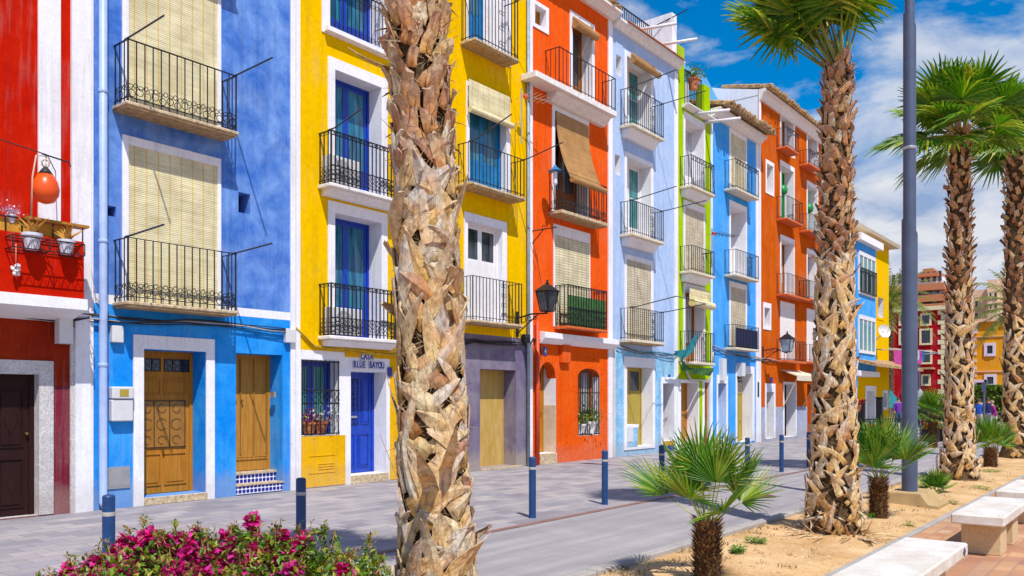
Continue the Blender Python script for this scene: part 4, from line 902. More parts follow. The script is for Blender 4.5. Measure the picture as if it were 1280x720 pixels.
def palm(label, x, y, hgt, r0, r1, seed, n_fr=34, fr=.85, pet=.9, upper_rough=.55, nodes=24, boot=(.34, .14), lean=(0, 0), wind=.35, strands=700, flare=1.0, name='fan_palm', stick=None, elmin=-15, dr=.22, up_d=1.6, up_dark=.8, up_l=1.0, mixd=.06):
    rng = random.Random(seed); root = thing(name, label, 'palm tree', (x, y, 0), 'tall fan palms along the sandy planting strip')
    def cen(z): t = z / hgt; return Vector((x + lean[0] * t * t, y + lean[1] * t * t, z))
    def rad(z):
        t = z / hgt; return r1 + (r0 - r1) * max(0, 1 - t) ** 1.1 + .10 * flare * math.exp(-z * 3.2)
    w = MB(); w.tube([cen(z * hgt / 22) - UP * .05 for z in range(23)], [rad(z * hgt / 22) * .86 for z in range(23)], 18)
    # the lattice of split leaf bases
    z = .03; a = 0; zu = hgt * upper_rough
    while z < hgt:
        t = z / hgt; low = z < zu; dens = nodes if low else nodes * up_d
        z += (.5 + rng.random()) / dens; a += 2.39996 + rng.uniform(-.15, .15)
        out = Vector((math.cos(a), math.sin(a), 0)); sd = Vector((-out.y, out.x, 0)); R0 = rad(z); base = cen(z) + out * R0 * .82
        if low:
            for sg in ((-1, 1) if rng.random() < .75 else (rng.choice((-1, 1)),)):
                th = sg * rng.uniform(.20, .95) * (1 if z > 1.4 else 1.1); L = boot[0] * rng.uniform(.55, 1.2); W = boot[1] * rng.uniform(.5, 1.1)
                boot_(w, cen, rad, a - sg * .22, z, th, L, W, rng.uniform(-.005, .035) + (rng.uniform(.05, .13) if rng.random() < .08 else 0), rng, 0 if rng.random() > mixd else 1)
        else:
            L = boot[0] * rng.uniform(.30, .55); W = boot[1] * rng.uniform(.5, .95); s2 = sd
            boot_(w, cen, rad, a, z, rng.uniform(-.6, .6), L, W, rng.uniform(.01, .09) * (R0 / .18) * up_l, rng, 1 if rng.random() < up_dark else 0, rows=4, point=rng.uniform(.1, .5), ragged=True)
            if rng.random() < .3:
                strap(w, base + out * R0 * .1, (UP * rng.uniform(-.2, .3) + out * 1.0 + sd * rng.uniform(-.8, .8)).normalized(), s2, UP, L * rng.uniform(.4, .9), W * .35, -.04, rng, rows=3, m=1)
            for q in range(2):
                strap(w, base + out * R0 * .12, (UP * .8 + out * rng.uniform(.1, .9) + sd * rng.uniform(-1, 1)).normalized(), s2, UP, L * rng.uniform(.4, .9), W * .12, -.01, rng, rows=2, m=1)
    for i in range(170 if strands > 600 else 60):
        a = rng.random() * 6.283; zz = rng.random() ** 1.6 * .38; out = Vector((math.cos(a), math.sin(a), 0)); sd = Vector((-out.y, out.x, 0)); R0 = rad(zz)
        d_ = (UP * rng.uniform(-.5, .5) + out * rng.uniform(.15, .6) + sd * rng.uniform(-1, 1)).normalized()
        L = rng.uniform(.08, .26); st_ = cen(zz) + out * R0 * 1.0
        if (st_ + d_ * L).z < .01: d_.z = abs(d_.z) * .3
        strap(w, st_, d_.normalized(), sd, out, L, rng.uniform(.012, .05), rng.uniform(-.02, .02), rng, rows=3, m=0 if rng.random() < .6 else 1)
    for (zz, ang, L, W, o_) in (stick or ()):
        out = Vector((math.cos(ang), math.sin(ang), 0)); sd = Vector((-out.y, out.x, 0))
        strap(w, cen(zz) + out * rad(zz) * .8, (UP * (1 - o_) + out * o_).normalized(), sd, UP, L, W, .08, rng, rows=6)
    tr = MB(); tr.v, tr.f, tr.m, tr.tip = w.v, w.f, w.m, w.tip
    # first the core (its own material), straps after
    ncore = 22 * 18 + 2
    for i in range(ncore): tr.m[i] = 2
    for i in range(strands):
        z = rng.random() ** 1.2 * hgt; a = rng.random() * 6.283; out = Vector((math.cos(a), math.sin(a), 0)); sd = Vector((-out.y, out.x, 0))
        p = cen(z) + out * rad(z) * rng.uniform(.92, 1.02); th = rng.uniform(-2.6, 2.6); L = rng.uniform(.05, .2); d = (UP * math.cos(th) + sd * math.sin(th))
        q = p + d * L * .5 + out * rng.uniform(-.005, .02); e = p + d * L + sd * rng.uniform(-.04, .04) + out * rng.uniform(-.02, .035); n_ = sd * math.cos(th) - UP * math.sin(th); ww = rng.uniform(.001, .0028)
        i0 = [tr.vert(p - n_ * ww, .5), tr.vert(p + n_ * ww, .5), tr.vert(q + n_ * ww, .5), tr.vert(q - n_ * ww, .5), tr.vert(e, .5)]
        tr.face([i0[0], i0[1], i0[2], i0[3]], 3); tr.face([i0[3], i0[2], i0[4]], 3)
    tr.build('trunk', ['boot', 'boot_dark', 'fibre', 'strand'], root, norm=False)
    # crown
    w = MB(); wp = MB(); top = cen(hgt) + UP * .05; a = 0
    for i in range(n_fr):
        a += 2.39996 + rng.uniform(-.2, .2); f = i / n_fr; el = R(86 - (86 - elmin) * f ** 1.15)
        out = Vector((math.cos(a), math.sin(a), 0)); d = out * math.cos(el) + UP * math.sin(el) + WIND * wind * rng.uniform(.6, 1.3)
        fan_leaf(w, wp, top + out * r1 * .5 - UP * .12 * f, d, pet * rng.uniform(.85, 1.1), fr * rng.uniform(.85, 1.1), rng, droop=dr * (.6 + .9 * f), roll=0)
    off = len(w.v); w.v += wp.v; w.tip += wp.tip
    for f_ in wp.f: w.face([i + off for i in f_], 1)
    w.build('crown', ['fan_leaf', 'petiole'], root, norm=False)
    return root
palm('tall fan palm whose thick trunk of crossed pale leaf bases stands beside the bougainvillea', 9.335, -2.03, 6.6, .225, .135, 5, upper_rough=.46, nodes=50, boot=(.40, .128), strands=3000, lean=(-.26, -.20), up_dark=.6, up_d=2.1, up_l=.7, elmin=5, stick=((1.15, -.9, .5, .11, .7), (1.25, -.5, .42, .09, .6), (1.45, 3.7, .36, .10, .3), (1.1, 4.0, .36, .1, .35), (2.75, .3, .30, .09, .35), (3.75, 4.0, .3, .06, .9)))
palm('tall fan palm with shaggy brown upper trunk beside the lamp post, crown blown sideways', 9.57, 5.0, 5.92, .30, .15, 8, upper_rough=.57, nodes=58, boot=(.35, .105), strands=1200, lean=(.03, .05), wind=.36, fr=.86, pet=1.0, elmin=50, n_fr=28, dr=.16, stick=((.75, -.6, .4, .1, .8), (.5, -1.0, .45, .1, .9)))
palm('tall fan palm standing behind the second small shrub palm, crown full and round', 9.41, 13.85, 7.35, .29, .20, 21, upper_rough=.50, nodes=42, boot=(.38, .125), n_fr=34, fr=.92, pet=.80, strands=500, wind=.12, flare=2.0, elmin=-22, dr=.26)
palm('farthest of the four tall fan palms on the sandy strip, slim brown upper trunk', 9.45, 21.6, 9.0, .34, .25, 34, upper_rough=.42, nodes=28, boot=(.42, .16), n_fr=32, fr=1.05, pet=.85, strands=300, wind=.15, flare=2.0, elmin=-20, dr=.26)
def shrub_palm(label, x, y, th, tr_, n_fr, fr, pet, seed, up=1.0, nseg=26):
    rng = random.Random(seed); root = thing('shrub_palm', label, 'small palm', (x, y, 0), 'low young fan palms on the sandy strip')
    if th > .1:
        w = MB(); w.tube([(x, y, -.03), (x, y, th * .4), (x, y, th * .8), (x, y, th)], [tr_ * 1.05, tr_, tr_ * .95, tr_ * .6], 12)
        nc = len(w.f); n = int(420 * th / .5); a = 0
        for i in range(n):
            a += 2.39996; z = th * (i + .5) / n; out = Vector((math.cos(a), math.sin(a), 0)); sd = Vector((-out.y, out.x, 0))
            strap(w, Vector((x, y, z)) + out * tr_ * .9, (out * rng.uniform(.5, 1.0) + UP * .7 + sd * rng.uniform(-.3, .3)).normalized(), sd, UP, rng.uniform(.04, .085), rng.uniform(.022, .04), 0, rng, rows=2, m=1)
        for i in range(nc): w.m[i] = 0
        w.build('trunk', ['fibre', 'stub'], root, norm=False)
    w = MB(); wp = MB(); a = 0
    for i in range(n_fr):
        a += 2.39996 + rng.uniform(-.25, .25); f = i / n_fr; el = R(84 - 66 * f ** 1.25 * up)
        out = Vector((math.cos(a), math.sin(a), 0)); d = out * math.cos(el) + UP * math.sin(el)
        fan_leaf(w, wp, Vector((x, y, max(0.02, th - .03))) + out * tr_ * .4, d, pet * rng.uniform(.8, 1.15) * (1.1 - .2 * f), fr * rng.uniform(.88, 1.1), rng, nseg=nseg, droop=.10, spread=1.55, pr=.008, split=.36, stiff=True)
    off = len(w.v); w.v += wp.v; w.tip += wp.tip
    for f_ in wp.f: w.face([i + off for i in f_], 1)
    w.build('crown', ['stiff_leaf', 'petiole'], root, norm=False)
    return root
p = P_(884, 7.6); shrub_palm('low shrub palm on a stubby dark trunk with wide spiky fans beside the road', p.x, p.y, .60, .115, 13, .54, .44, 3, .92, 26)
p = P_(1098, 11.7); shrub_palm('waist-high shrub palm between the second tall palm and the lamp post', p.x, p.y, .60, .115, 17, .54, .42, 6, .95, 26)
p = P_(1170, 15.0); shrub_palm('tiny stemless shrub palm just beyond the lamp post footing', p.x, p.y, .04, .06, 14, .34, .16, 9, 1.1, 20)
p = P_(1238, 20.6); shrub_palm('young shrub palm in front of the farthest tall palm', p.x, p.y, .5, .14, 20, .52, .35, 12)
p = P_(1166, 29.5); shrub_palm('round-headed young palm behind the black planter fence', p.x, p.y, 1.15, .14, 30, .62, .4, 14, 1.5)
# feather-leaved date palms in the square
def date_palm(label, x, y, hgt, n_fr, L, seed):
    rng = random.Random(seed); root = thing('date_palm', label, 'palm tree', (x, y, 0), 'feathery date palms in the square')
    w = MB(); n = 10; w.tube([(x, y, hgt * i / n) for i in range(n + 1)], [.36 - .1 * i / n + (.03 if i % 2 else 0) for i in range(n + 1)], 12)
    for i in range(int(hgt * 26)):
        a = 2.39996 * i; z = hgt * i / (hgt * 26); out = Vector((math.cos(a), math.sin(a), 0)); sd = Vector((-out.y, out.x, 0))
        strap(w, Vector((x, y, z)) + out * .27, (out * .6 + UP).normalized(), sd, out, .22, .2, .03, rng, rows=2, m=1)
    w.build('trunk', ['fibre', 'boot_dark'], root, norm=False)
    w = MB(); a = 0
    for i in range(n_fr):
        a += 2.39996; f = i / n_fr; el = R(80 - 95 * f); out = Vector((math.cos(a), math.sin(a), 0)); sd = Vector((-out.y, out.x, 0)); ll = L * rng.uniform(.85, 1.1)
        pts = []; v = out * math.cos(el) + UP * math.sin(el); p = Vector((x, y, hgt))
        for k in range(11): pts.append(p.copy()); p = p + v * ll / 10; v = (v - UP * .13).normalized()
        w.tube(pts, .035, 3, 1, caps=False, r2=.008)
        for k in range(1, 10):
            for q in (0, .33, .66):
                b_ = pts[k].lerp(pts[min(10, k + 1)], q); t = (pts[min(10, k + 1)] - pts[k]).normalized()
                for sg in (-1, 1):
                    dl = (sd * sg * .8 + t * .75 + UP * rng.uniform(-.25, .25)).normalized(); l2 = (.62 - .3 * abs(k / 10 - .4)) * rng.uniform(.8, 1.1); hw = t * .024
                    mid = b_ + dl * l2 * .55; tip = b_ + dl * l2 - UP * l2 * .25
                    i0 = [w.vert(b_ - hw * .6), w.vert(b_ + hw * .6), w.vert(mid + hw), w.vert(mid - hw), w.vert(tip)]
                    w.face([i0[0], i0[1], i0[2], i0[3]]); w.face([i0[3], i0[2], i0[4]])
    w.build('crown', ['date_leaf', 'petiole'], root, norm=False)
for (px, zc, hh, nf, L, s_, lab) in ((1110, 56, 8.0, 44, 3.4, 1, 'olive date palm behind the end of the house row'), (1276, 46, 6.6, 46, 3.2, 2, 'full date palm in front of the yellow building')):
    p = P_(px, zc); date_palm(lab, p.x, p.y, hh, nf, L, s_)
# ---------------------------------------------------------------- ground
def sheet(name, x0, x1, y0, y1, z, mat, nx=1, ny=1, fn=None, kind='structure'):
    w = MB(); idx = [[w.vert((x0 + (x1 - x0) * i / nx, y0 + (y1 - y0) * j / ny, z + (fn(x0 + (x1 - x0) * i / nx, y0 + (y1 - y0) * j / ny) if fn else 0))) for j in range(ny + 1)] for i in range(nx + 1)]
    for i in range(nx):
        for j in range(ny): w.face([idx[i][j], idx[i + 1][j], idx[i + 1][j + 1], idx[i][j + 1]])
    o = w.build(name, mat, norm=False, smooth=bool(fn)); tag(o, kind=kind); return o
sheet('ground', -600, 600, -300, 900, -.02, 'ground')
sheet('pavement', -8, 5.985, -14, 50, -.001, 'paving')
sheet('kerb_strip', 5.985, 6.11, -14, 50, .001, 'kerb_red')
sheet('road', 6.11, 8.46, -14, 50, -.004, 'road')
sheet('square', -30, 40, 50, 120, -.003, 'road')
from mathutils import noise as mn
def sandz(x, y):
    e = min(1, max(0, (x - 8.60) / .35)) * min(1, max(0, (10.33 - x) / .25)); n = mn.noise((x * 1.1, y * 1.1, 0)) * .05 + mn.noise((x * 4, y * 4, 3)) * .02
    return e * (.03 + n)
sheet('sand_bed', 8.60, 10.33, -14, 50, .002, 'sand', 24, 640, sandz)
rng = random.Random(4)
w = MB(); y = -14.0
while y < 50: L = .98; w.cbox(8.46, 8.60, y, y + L, -.05, .055 + rng.uniform(-.006, .006), .012); y += 1.0
tag(w.build('kerb', 'kerb'), kind='structure')
w = MB(); w.cbox(10.33, 10.41, -14, 50, -.05, .03, .008); tag(w.build('path_edging', 'kerb'), kind='structure')
sheet('promenade', 10.41, 40, -14, 50, 0.0, 'redtile')
for (x, y, r_, lab) in ((3.9, 3.9, .30, 'round rusty iron cover set in the grey paving near the violet wall'), (7.2, 8.4, .32, 'round dark iron cover in the roadway')):
    w = MB(); w.lathe((x, y, 0), [(r_, .0), (r_, .004), (r_ - .03, .006), (r_ - .035, .004), (.01, .004)], 28)
    for k in range(-3, 4): w.box(x - math.sqrt(max(.01, (r_ - .06) ** 2 - (k * .07) ** 2)), x + math.sqrt(max(.01, (r_ - .06) ** 2 - (k * .07) ** 2)), y + k * .07 - .012, y + k * .07 + .012, .0045, .009)
    tag(w.build('manhole_cover', 'kerb_red', origin=(x, y, 0)), lab, 'manhole cover')
# pebbles and dead bits on the sand
w = MB()
for i in range(2600):
    x = rng.uniform(8.65, 10.3); y = -3 + rng.random() ** 1.6 * 24; z = sandz(x, y) + .002; s_ = rng.uniform(.006, .022); a = rng.random() * 3
    v = [w.vert((x + s_ * math.cos(a + k * 1.257) * rng.uniform(.6, 1.2), y + s_ * math.sin(a + k * 1.257) * rng.uniform(.6, 1.2), z)) for k in range(5)]; t = w.vert((x, y, z + s_ * .6))
    m = 0 if rng.random() < .6 else 1
    for k in range(5): w.face([v[k], v[(k + 1) % 5], t], m)
tag(w.build('gravel', ['slab', 'underside'], norm=False), kind='stuff')
def blades(w, x, y, z, n, h, spread, m=0, flat=.5):
    for i in range(n):
        a = rng.random() * 6.283; r = spread * rng.random() ** .6; bx_, by_ = x + r * math.cos(a), y + r * math.sin(a); a2 = rng.random() * 6.283; hh = h * rng.uniform(.4, 1.1); ww = rng.uniform(.003, .007)
        dx, dy = math.cos(a2) * hh * flat, math.sin(a2) * hh * flat; nx, ny = -math.sin(a2) * ww, math.cos(a2) * ww
        i0 = [w.vert((bx_ - nx, by_ - ny, z)), w.vert((bx_ + nx, by_ + ny, z)), w.vert((bx_ + dx * .5 + nx, by_ + dy * .5 + ny, z + hh * .7)), w.vert((bx_ + dx * .5 - nx, by_ + dy * .5 - ny, z + hh * .7)), w.vert((bx_ + dx, by_ + dy, z + hh * .9))]
        w.face([i0[0], i0[1], i0[2], i0[3]], m); w.face([i0[3], i0[2], i0[4]], m)
w = MB()
for i in range(700):
    y = -3 + rng.random() ** 1.4 * 22; x = 8.64 + rng.random() ** 2.2 * .4 if rng.random() < .6 else rng.uniform(8.7, 10.3)
    if mn.noise((x * 2, y * .9, 7)) > -.05: blades(w, x, y, sandz(x, y), 5, .05, .05, 0, .9)
tag(w.build('dry_grass', 'strand', norm=False), kind='stuff')
def weed(label, px, zc, r, n, h=.06):
    p = P_(px, zc); w = MB()
    for i in range(n):
        a = rng.random() * 6.283; rr = r * rng.random() ** .6; x, y = p.x + rr * math.cos(a) * .7, p.y + rr * math.sin(a); z = sandz(x, y) + rng.random() * h; s_ = rng.uniform(.012, .03); b_ = rng.random() * 6.283; c, s2 = math.cos(b_), math.sin(b_); t = rng.uniform(.1, .9)
        w.quad((x, y, z), (x + s_ * (c - .4 * s2), y + s_ * (s2 + .4 * c), z + s_ * t * .6), (x + 2 * s_ * c, y + 2 * s_ * s2, z + s_ * t), (x + s_ * (c + .4 * s2), y + s_ * (s2 - .4 * c), z + s_ * t * .6))
    tag(w.build('weed', 'stiff_leaf', norm=False), label, 'weed', 'small green weeds on the sand')
for (px, yb, r, n, lab) in ((922, 693, .12, 260, 'small green weed patch beside the stubby shrub palm trunk'), (945, 683, .16, 300, 'flat spreading green weed between the shrub palm and the tall palm'), (1063, 665, .13, 220, 'green weed at the foot of the second tall palm'), (1085, 652, .15, 200, 'low weed tuft under the waist-high shrub palm'), (1137, 659, .08, 60, 'tiny weed on open sand before the lamp footing'), (1228, 613, .25, 200, 'dry weed patch near the third tall palm'), (1240, 592, .3, 260, 'leafy weed at the foot of the young far shrub palm'), (1193, 632, .12, 80, 'weed sprig beside the promenade edge')):
    weed(lab, px, 1768 / (yb - 499.5), r, n)
# dry fallen leaf stalks around the palm feet
for (px, zc, n, lab) in ((1050, 10.3, 9, 'heap of dry stalks at the foot of the second tall palm'), (1205, 17.2, 7, 'heap of dry stalks at the foot of the third tall palm')):
    p0 = P_(px, zc); w = MB()
    for i in range(n * 5):
        a = rng.random() * 6.283; r_ = rng.uniform(.28, .5); x, y = p0.x + r_ * math.cos(a), p0.y + r_ * math.sin(a); L = rng.uniform(.1, .45); b_ = a + rng.uniform(-.8, .8)
        strap(w, Vector((x, y, .05)), Vector((math.cos(b_), math.sin(b_), rng.uniform(-.02, .15))).normalized(), Vector((-math.sin(b_), math.cos(b_), 0)), UP, L, rng.uniform(.01, .05), rng.uniform(-.03, .04), rng, rows=3)
    tag(w.build('dry_stalks', 'boot', norm=False), lab, 'dry stalks', 'dry stalks under the palms')
# ---------------------------------------------------------------- bougainvillea
rng = random.Random(77)
bc = Vector((9.13, -3.26, 0)); AX = Vector((CA, SA, 0)); AY = Vector((-SA, CA, 0))
bush = thing('bougainvillea_bush', 'bougainvillea bush with magenta bracts and bronze tips beside the nearest palm trunk', 'bush', bc)
lf = MB(); br = MB(); st = MB()
def leaf(w, p, d, s_, m=0, wide=.5):
    d = d.normalized(); sd = d.cross(Vector((rng.uniform(-.5, .5), rng.uniform(-.5, .5), 1))).normalized(); nn = sd.cross(d)
    a = w.vert(p); b_ = w.vert(p + d * s_ * .45 + sd * s_ * wide * .5 + nn * s_ * .12); c = w.vert(p + d * s_ - nn * s_ * .12); e = w.vert(p + d * s_ * .45 - sd * s_ * wide * .5 + nn * s_ * .12); mm = w.vert(p + d * s_ * .5)
    w.face([a, b_, mm], m); w.face([b_, c, mm], m); w.face([c, e, mm], m); w.face([e, a, mm], m)
def rdir(up=.0): return Vector((rng.uniform(-1, 1), rng.uniform(-1, 1), rng.uniform(-1, 1) + up)).normalized()
# top height profile along the camera-facing axis, metres from bush centre -> height
prof = [(-1.08, .72), (-.98, .80), (-.86, .80), (-.80, .94), (-.72, .80), (-.62, .80), (-.54, 1.06), (-.4, .99), (-.25, 1.0), (-.12, .98), (.0, 1.07), (.12, 1.0), (.3, 1.03), (.45, .93), (.6, 1.02), (.75, .88), (.9, .86), (1.02, .96), (1.12, .80)]
prof = [(u if u < 0 else u * .64, h) for u, h in prof]
def topz(u):
    for (a, ha), (b_, hb) in zip(prof, prof[1:]):
        if a <= u <= b_: return ha + (hb - ha) * (u - a) / (b_ - a) + .04
    return .6
for i in range(12000):
    u = rng.uniform(-1.0, .72); v = rng.uniform(-.55, .55); lim = topz(u) - .10 - .35 * abs(v) ** 1.5; z = lim * (1 - rng.random() ** 2.2 * .9)
    if z < .06: continue
    if mn.noise((u * 5, v * 5, z * 5)) < -.28: continue
    leaf(lf, bc + AX * u + AY * v + UP * z, rdir(.3), rng.uniform(.028, .055), 0)
for i in range(150):
    u = rng.uniform(-1.08, .72); v = rng.uniform(-.5, .4); zt = topz(u) - .3 * max(0, abs(v) - .1); zt *= rng.uniform(.86, 1.0) if i > 46 else 1
    if i <= 46: u = prof[i % len(prof)][0] + rng.uniform(-.04, .04); v = rng.uniform(-.15, .15); zt = topz(u)
    base = bc + AX * (u * .75) + AY * v * .7 + UP * (zt * .45); tip = bc + AX * (u + rng.uniform(-.05, .05)) + AY * v + UP * zt
    st.tube([base, base.lerp(tip, .5) + rdir() * .02, tip], .006, 4, r2=.002)
    d = (tip - base).normalized(); flower = rng.random() < (.85 if u < .3 else .25)
    for k in range(16): q = rng.random() ** .8 * .09; leaf(lf, tip - d * q + rdir() * .012, (d * .6 + rdir()).normalized(), rng.uniform(.022, .04), 1, .4)
    if flower:
        for cl_ in range(rng.choice((3, 4, 5))):
            cc = tip - d * rng.uniform(.05, .24) + rdir() * rng.uniform(.01, .05)
            for k in range(int(rng.uniform(14, 24))):
                c = cc + rdir() * rng.uniform(.0, .036)
                for j in range(3): leaf(br, c, rdir(.25), rng.uniform(.026, .046), 0, .95)
    for k in range(34): q = rng.uniform(.03, .32); leaf(lf, tip - d * q + rdir() * .03, rdir(.2), rng.uniform(.03, .05), 0)
for i in range(26):
    a = rng.random() * 6.283; r_ = rng.uniform(.02, .25); t = bc + AX * rng.uniform(-.8, .8) + AY * rng.uniform(-.35, .35) + UP * rng.uniform(.4, .7)
    st.tube([bc + Vector((r_ * math.cos(a), r_ * math.sin(a), 0)), (bc + t) / 2 + rdir() * .06, t], .014, 5, r2=.006)
lf.build('foliage', ['bush_leaf', 'tip_leaf'], bush, norm=False); br.build('blossom', 'bract', bush, norm=False); st.build('stems', 'underside', bush, norm=False)
# ---------------------------------------------------------------- bollards
bol = thing('bollard', 'navy blue round bollard with a pale reflective band', 'bollard', (5.73, -4.3, 0), 'navy bollards along the pavement edge')
w = MB(); w.lathe((5.73, -4.3, 0), [(.055, 0), (.052, .01), (.052, .86), (.046, .872), (.03, .878)], 16); w.build('post', 'navy', bol, smooth=False)
w = MB(); w.lathe((5.73, -4.3, 0), [(.0535, .695), (.0545, .70), (.0545, .725), (.0535, .73)], 16); w.build('reflective_band', 'band', bol)
def copy_thing(o, loc, rotz=0.0, label=None):
    c = o.copy(); C.objects.link(c); c.location = loc; c.rotation_euler[2] = rotz
    if label: c['label'] = label
    for ch in [x for x in bpy.data.objects if x.parent == o]:
        d = ch.copy(); C.objects.link(d); d.parent = c
    return c
for i, yb in enumerate((-2.33, -.32, 1.72, 3.76, 5.70, 7.63, 9.57, 11.5, 13.46, 15.4, 17.35, 19.3, 21.3, 23.3, 25.3)):
    copy_thing(bol, (5.73 + rng.uniform(-.02, .02), yb, 0), rng.random())
# ---------------------------------------------------------------- lamp post and benches
p = P_(1137, 13.3); lx, ly = p.x, p.y
L_ = thing('lamp_post', 'tall grey-blue steel lamp post with diagonal sleeve joints on an ochre concrete footing', 'lamp post', (lx, ly, 0))
w = MB(); w.prism([(lx - .50, .0), (lx + .50, .0), (lx + .50, .07), (lx + .36, .08), (lx + .24, .24), (lx - .24, .24), (lx - .36, .08), (lx - .5, .07)], ly - .42, ly + .55); w.build('footing', 'concrete_ochre', L_)
def cutpipe(w, r, z0, z1, slope0, slope1, n=24):
    """pipe whose ends are cut on a diagonal"""
    d = Vector((CA, SA, 0)); a_, b_ = [], []
    for k in range(n):
        a = 2 * math.pi * k / n; v = Vector((math.cos(a), math.sin(a), 0)) * r; q = v.dot(d)
        a_.append(w.vert((lx + v.x, ly + v.y, z0 + q * slope0))); b_.append(w.vert((lx + v.x, ly + v.y, z1 + q * slope1)))
    for k in range(n): w.face([a_[k], a_[(k + 1) % n], b_[(k + 1) % n], b_[k]])
    w.face(a_[::-1]); w.face(b_)
w = MB(); cutpipe(w, .118, .241, 4.45, 0, -1.15); cutpipe(w, .096, 4.2, 7.75, 0, -1.3); cutpipe(w, .075, 7.4, 12.2, 0, 0); w.build('pole', 'steel_blue', L_, smooth=False)
w = MB(); w.lathe((lx, ly, 5.69), [(.098, 0), (.106, .01), (.106, .04), (.098, .05)], 20); w.build('clamp', 'alu', L_)
w = MB(); w.tube([(lx, ly, 11.9), (lx - .9, ly, 12.25), (lx - 1.7, ly, 12.3)], .05, 8); w.build('arm', 'steel_blue', L_)
w = MB(); w.cbox(lx - 2.3, lx - 1.5, ly - .15, ly + .15, 12.25, 12.38, .03); w.build('lamp_head', 'alu', L_)
def bench(y0, y1, label, mark=False):
    x0, x1 = 11.03, 11.54; b = thing('stone_bench', label, 'bench', ((x0 + x1) / 2, (y0 + y1) / 2, 0), 'pale stone benches along the promenade')
    w = MB(); w.cbox(x0, x1, y0, y1, .345, .455, .014); w.build('seat', 'bench', b)
    for yy in (y0 + .42, y1 - .78): w = MB(); w.cbox(x0 + .06, x1 - .06, yy - .19, yy + .19, 0, .344, .008); w.build('leg', 'bench_leg', b)
    if mark:
        w = MB(); xc, zc = x1, .40; yy = y1 - .17; w.poly([(yy - .05, zc), (yy, zc - .036), (yy + .05, zc), (yy, zc + .036)], xc + .001, xc + .006); w.build('emblem', 'navy', b)
bench(.15, 2.33, 'nearest pale terrazzo bench slab with a small dark diamond on its edge', True)
bench(4.33, 6.40, 'second pale stone bench, its two sandstone blocks in view')
bench(7.25, 9.3, 'third pale stone bench, beyond the first two')
# ---------------------------------------------------------------- street lanterns
def lantern(label, px_w, px_l, py_top, py_bot, py_br, reach, sc_=1.0):
    y = Y_(px_l, reach); zt = Z_(px_l, py_top, reach); zb = Z_(px_l, py_bot, reach); zr = Z_(px_w, py_br)
    t = thing('street_lantern', label, 'lantern', (0.05, y, zr), 'black wall lanterns on scrolled brackets'); h = zt - zb; X = reach
    w = MB(); w.tube([(.005, y, zr - .05), (X * .5, y, zr + .03), (X, y, zb - .05), (X, y, zb + .01)], .022, 6)
    w.tube([(.01, y, zr - .45), (X * .35, y, zr - .22), (X * .7, y, zr + .0)], .016, 5); w.box(.001, .03, y - .05, y + .05, zr - .52, zr + .12)
    for (q, r_) in ((.22, .08), (.42, .055), (.6, .045)): w.ring((X * q, y, zr - .1 + .05 * q), r_, .012, 'xz', 10)
    w.build('bracket', 'iron', t)
    W1, W0 = h * .26, h * .16; zc = zb + h * .62
    w = MB()
    def fr(hw, z): return [Vector((X + sx * hw, y + sy * hw, z)) for sx, sy in ((-1, -1), (1, -1), (1, 1), (-1, 1))]
    a_, b_ = fr(W0, zb), fr(W1, zc)
    for k in range(4): w.tube([a_[k], b_[k]], .014, 4); w.tube([a_[k], a_[(k + 1) % 4]], .014, 4); w.tube([b_[k], b_[(k + 1) % 4]], .018, 4)
    w.build('lantern_frame', 'iron', t)
    w = MB(); r1_, r2_, r3 = fr(W1 + .04, zc + .01), fr(W1 * .55, zc + h * .17), fr(W1 * .25, zc + h * .24); rr = [[w.vert(q) for q in r_] for r_ in (r1_, r2_, r3)]
    for A_, B_ in zip(rr, rr[1:]):
        for k in range(4): w.face([A_[k], A_[(k + 1) % 4], B_[(k + 1) % 4], B_[k]])
    w.face(rr[0]); w.face(rr[-1]); w.lathe((X, y, zc + h * .24), [(.03, 0), (.05, .03), (.02, .06), (.035, .09), (.0, .13)], 8); w.build('hood', 'iron', t)
    w = MB(); a_, b_ = fr(W0 - .012, zb + .012), fr(W1 - .012, zc - .01); ia = [w.vert(q) for q in a_]; ib = [w.vert(q) for q in b_]
    for k in range(4): w.face([ia[k], ia[(k + 1) % 4], ib[(k + 1) % 4], ib[k]])
    w.build('lamp_glass', 'glass_pale' if sc_ < 1 else 'glass_dark', t)
lantern('black street lantern on a bracket beside the orange house balcony', 658, 684, 350, 389, 397, .95)
lantern('black street lantern with pale glass on the rust orange house', 963, 984, 414, 440, 438, 1.0, .9)
lantern_x = None
# blue cone-shaded lamp on the balcony
y, z = Y_(694, .5), Z_(694, 212, .5)
w = MB(); w.lathe((.5, y, z), [(.03, -.40), (.055, -.36), (.055, -.06)], 10, 0); w.lathe((.5, y, z - .02), [(.19, -.02), (.06, .08), (.02, .14)], 12, 1)
tag(w.build('balcony_lamp', ['tile_white', 'azure_gloss'], origin=(.5, y, z - .5)), 'blue cone-shaded lamp on the balcony under the tan awning', 'lamp')
# small empty iron bracket
y, z = Y_(664), Z_(664, 289)
w = MB(); w.tube([(.0, y, z - .35), (.4, y, z), (.62, y, z)], .014, 5); w.tube([(0, y, z), (.8, y, z + .0)], .016, 5); w.ring((.4, y, z + .05), .05, .01, 'xz'); tag(w.build('wall_bracket', 'iron', origin=(0, y, z)), 'empty black iron sign bracket above the street lantern on the orange house', 'bracket')
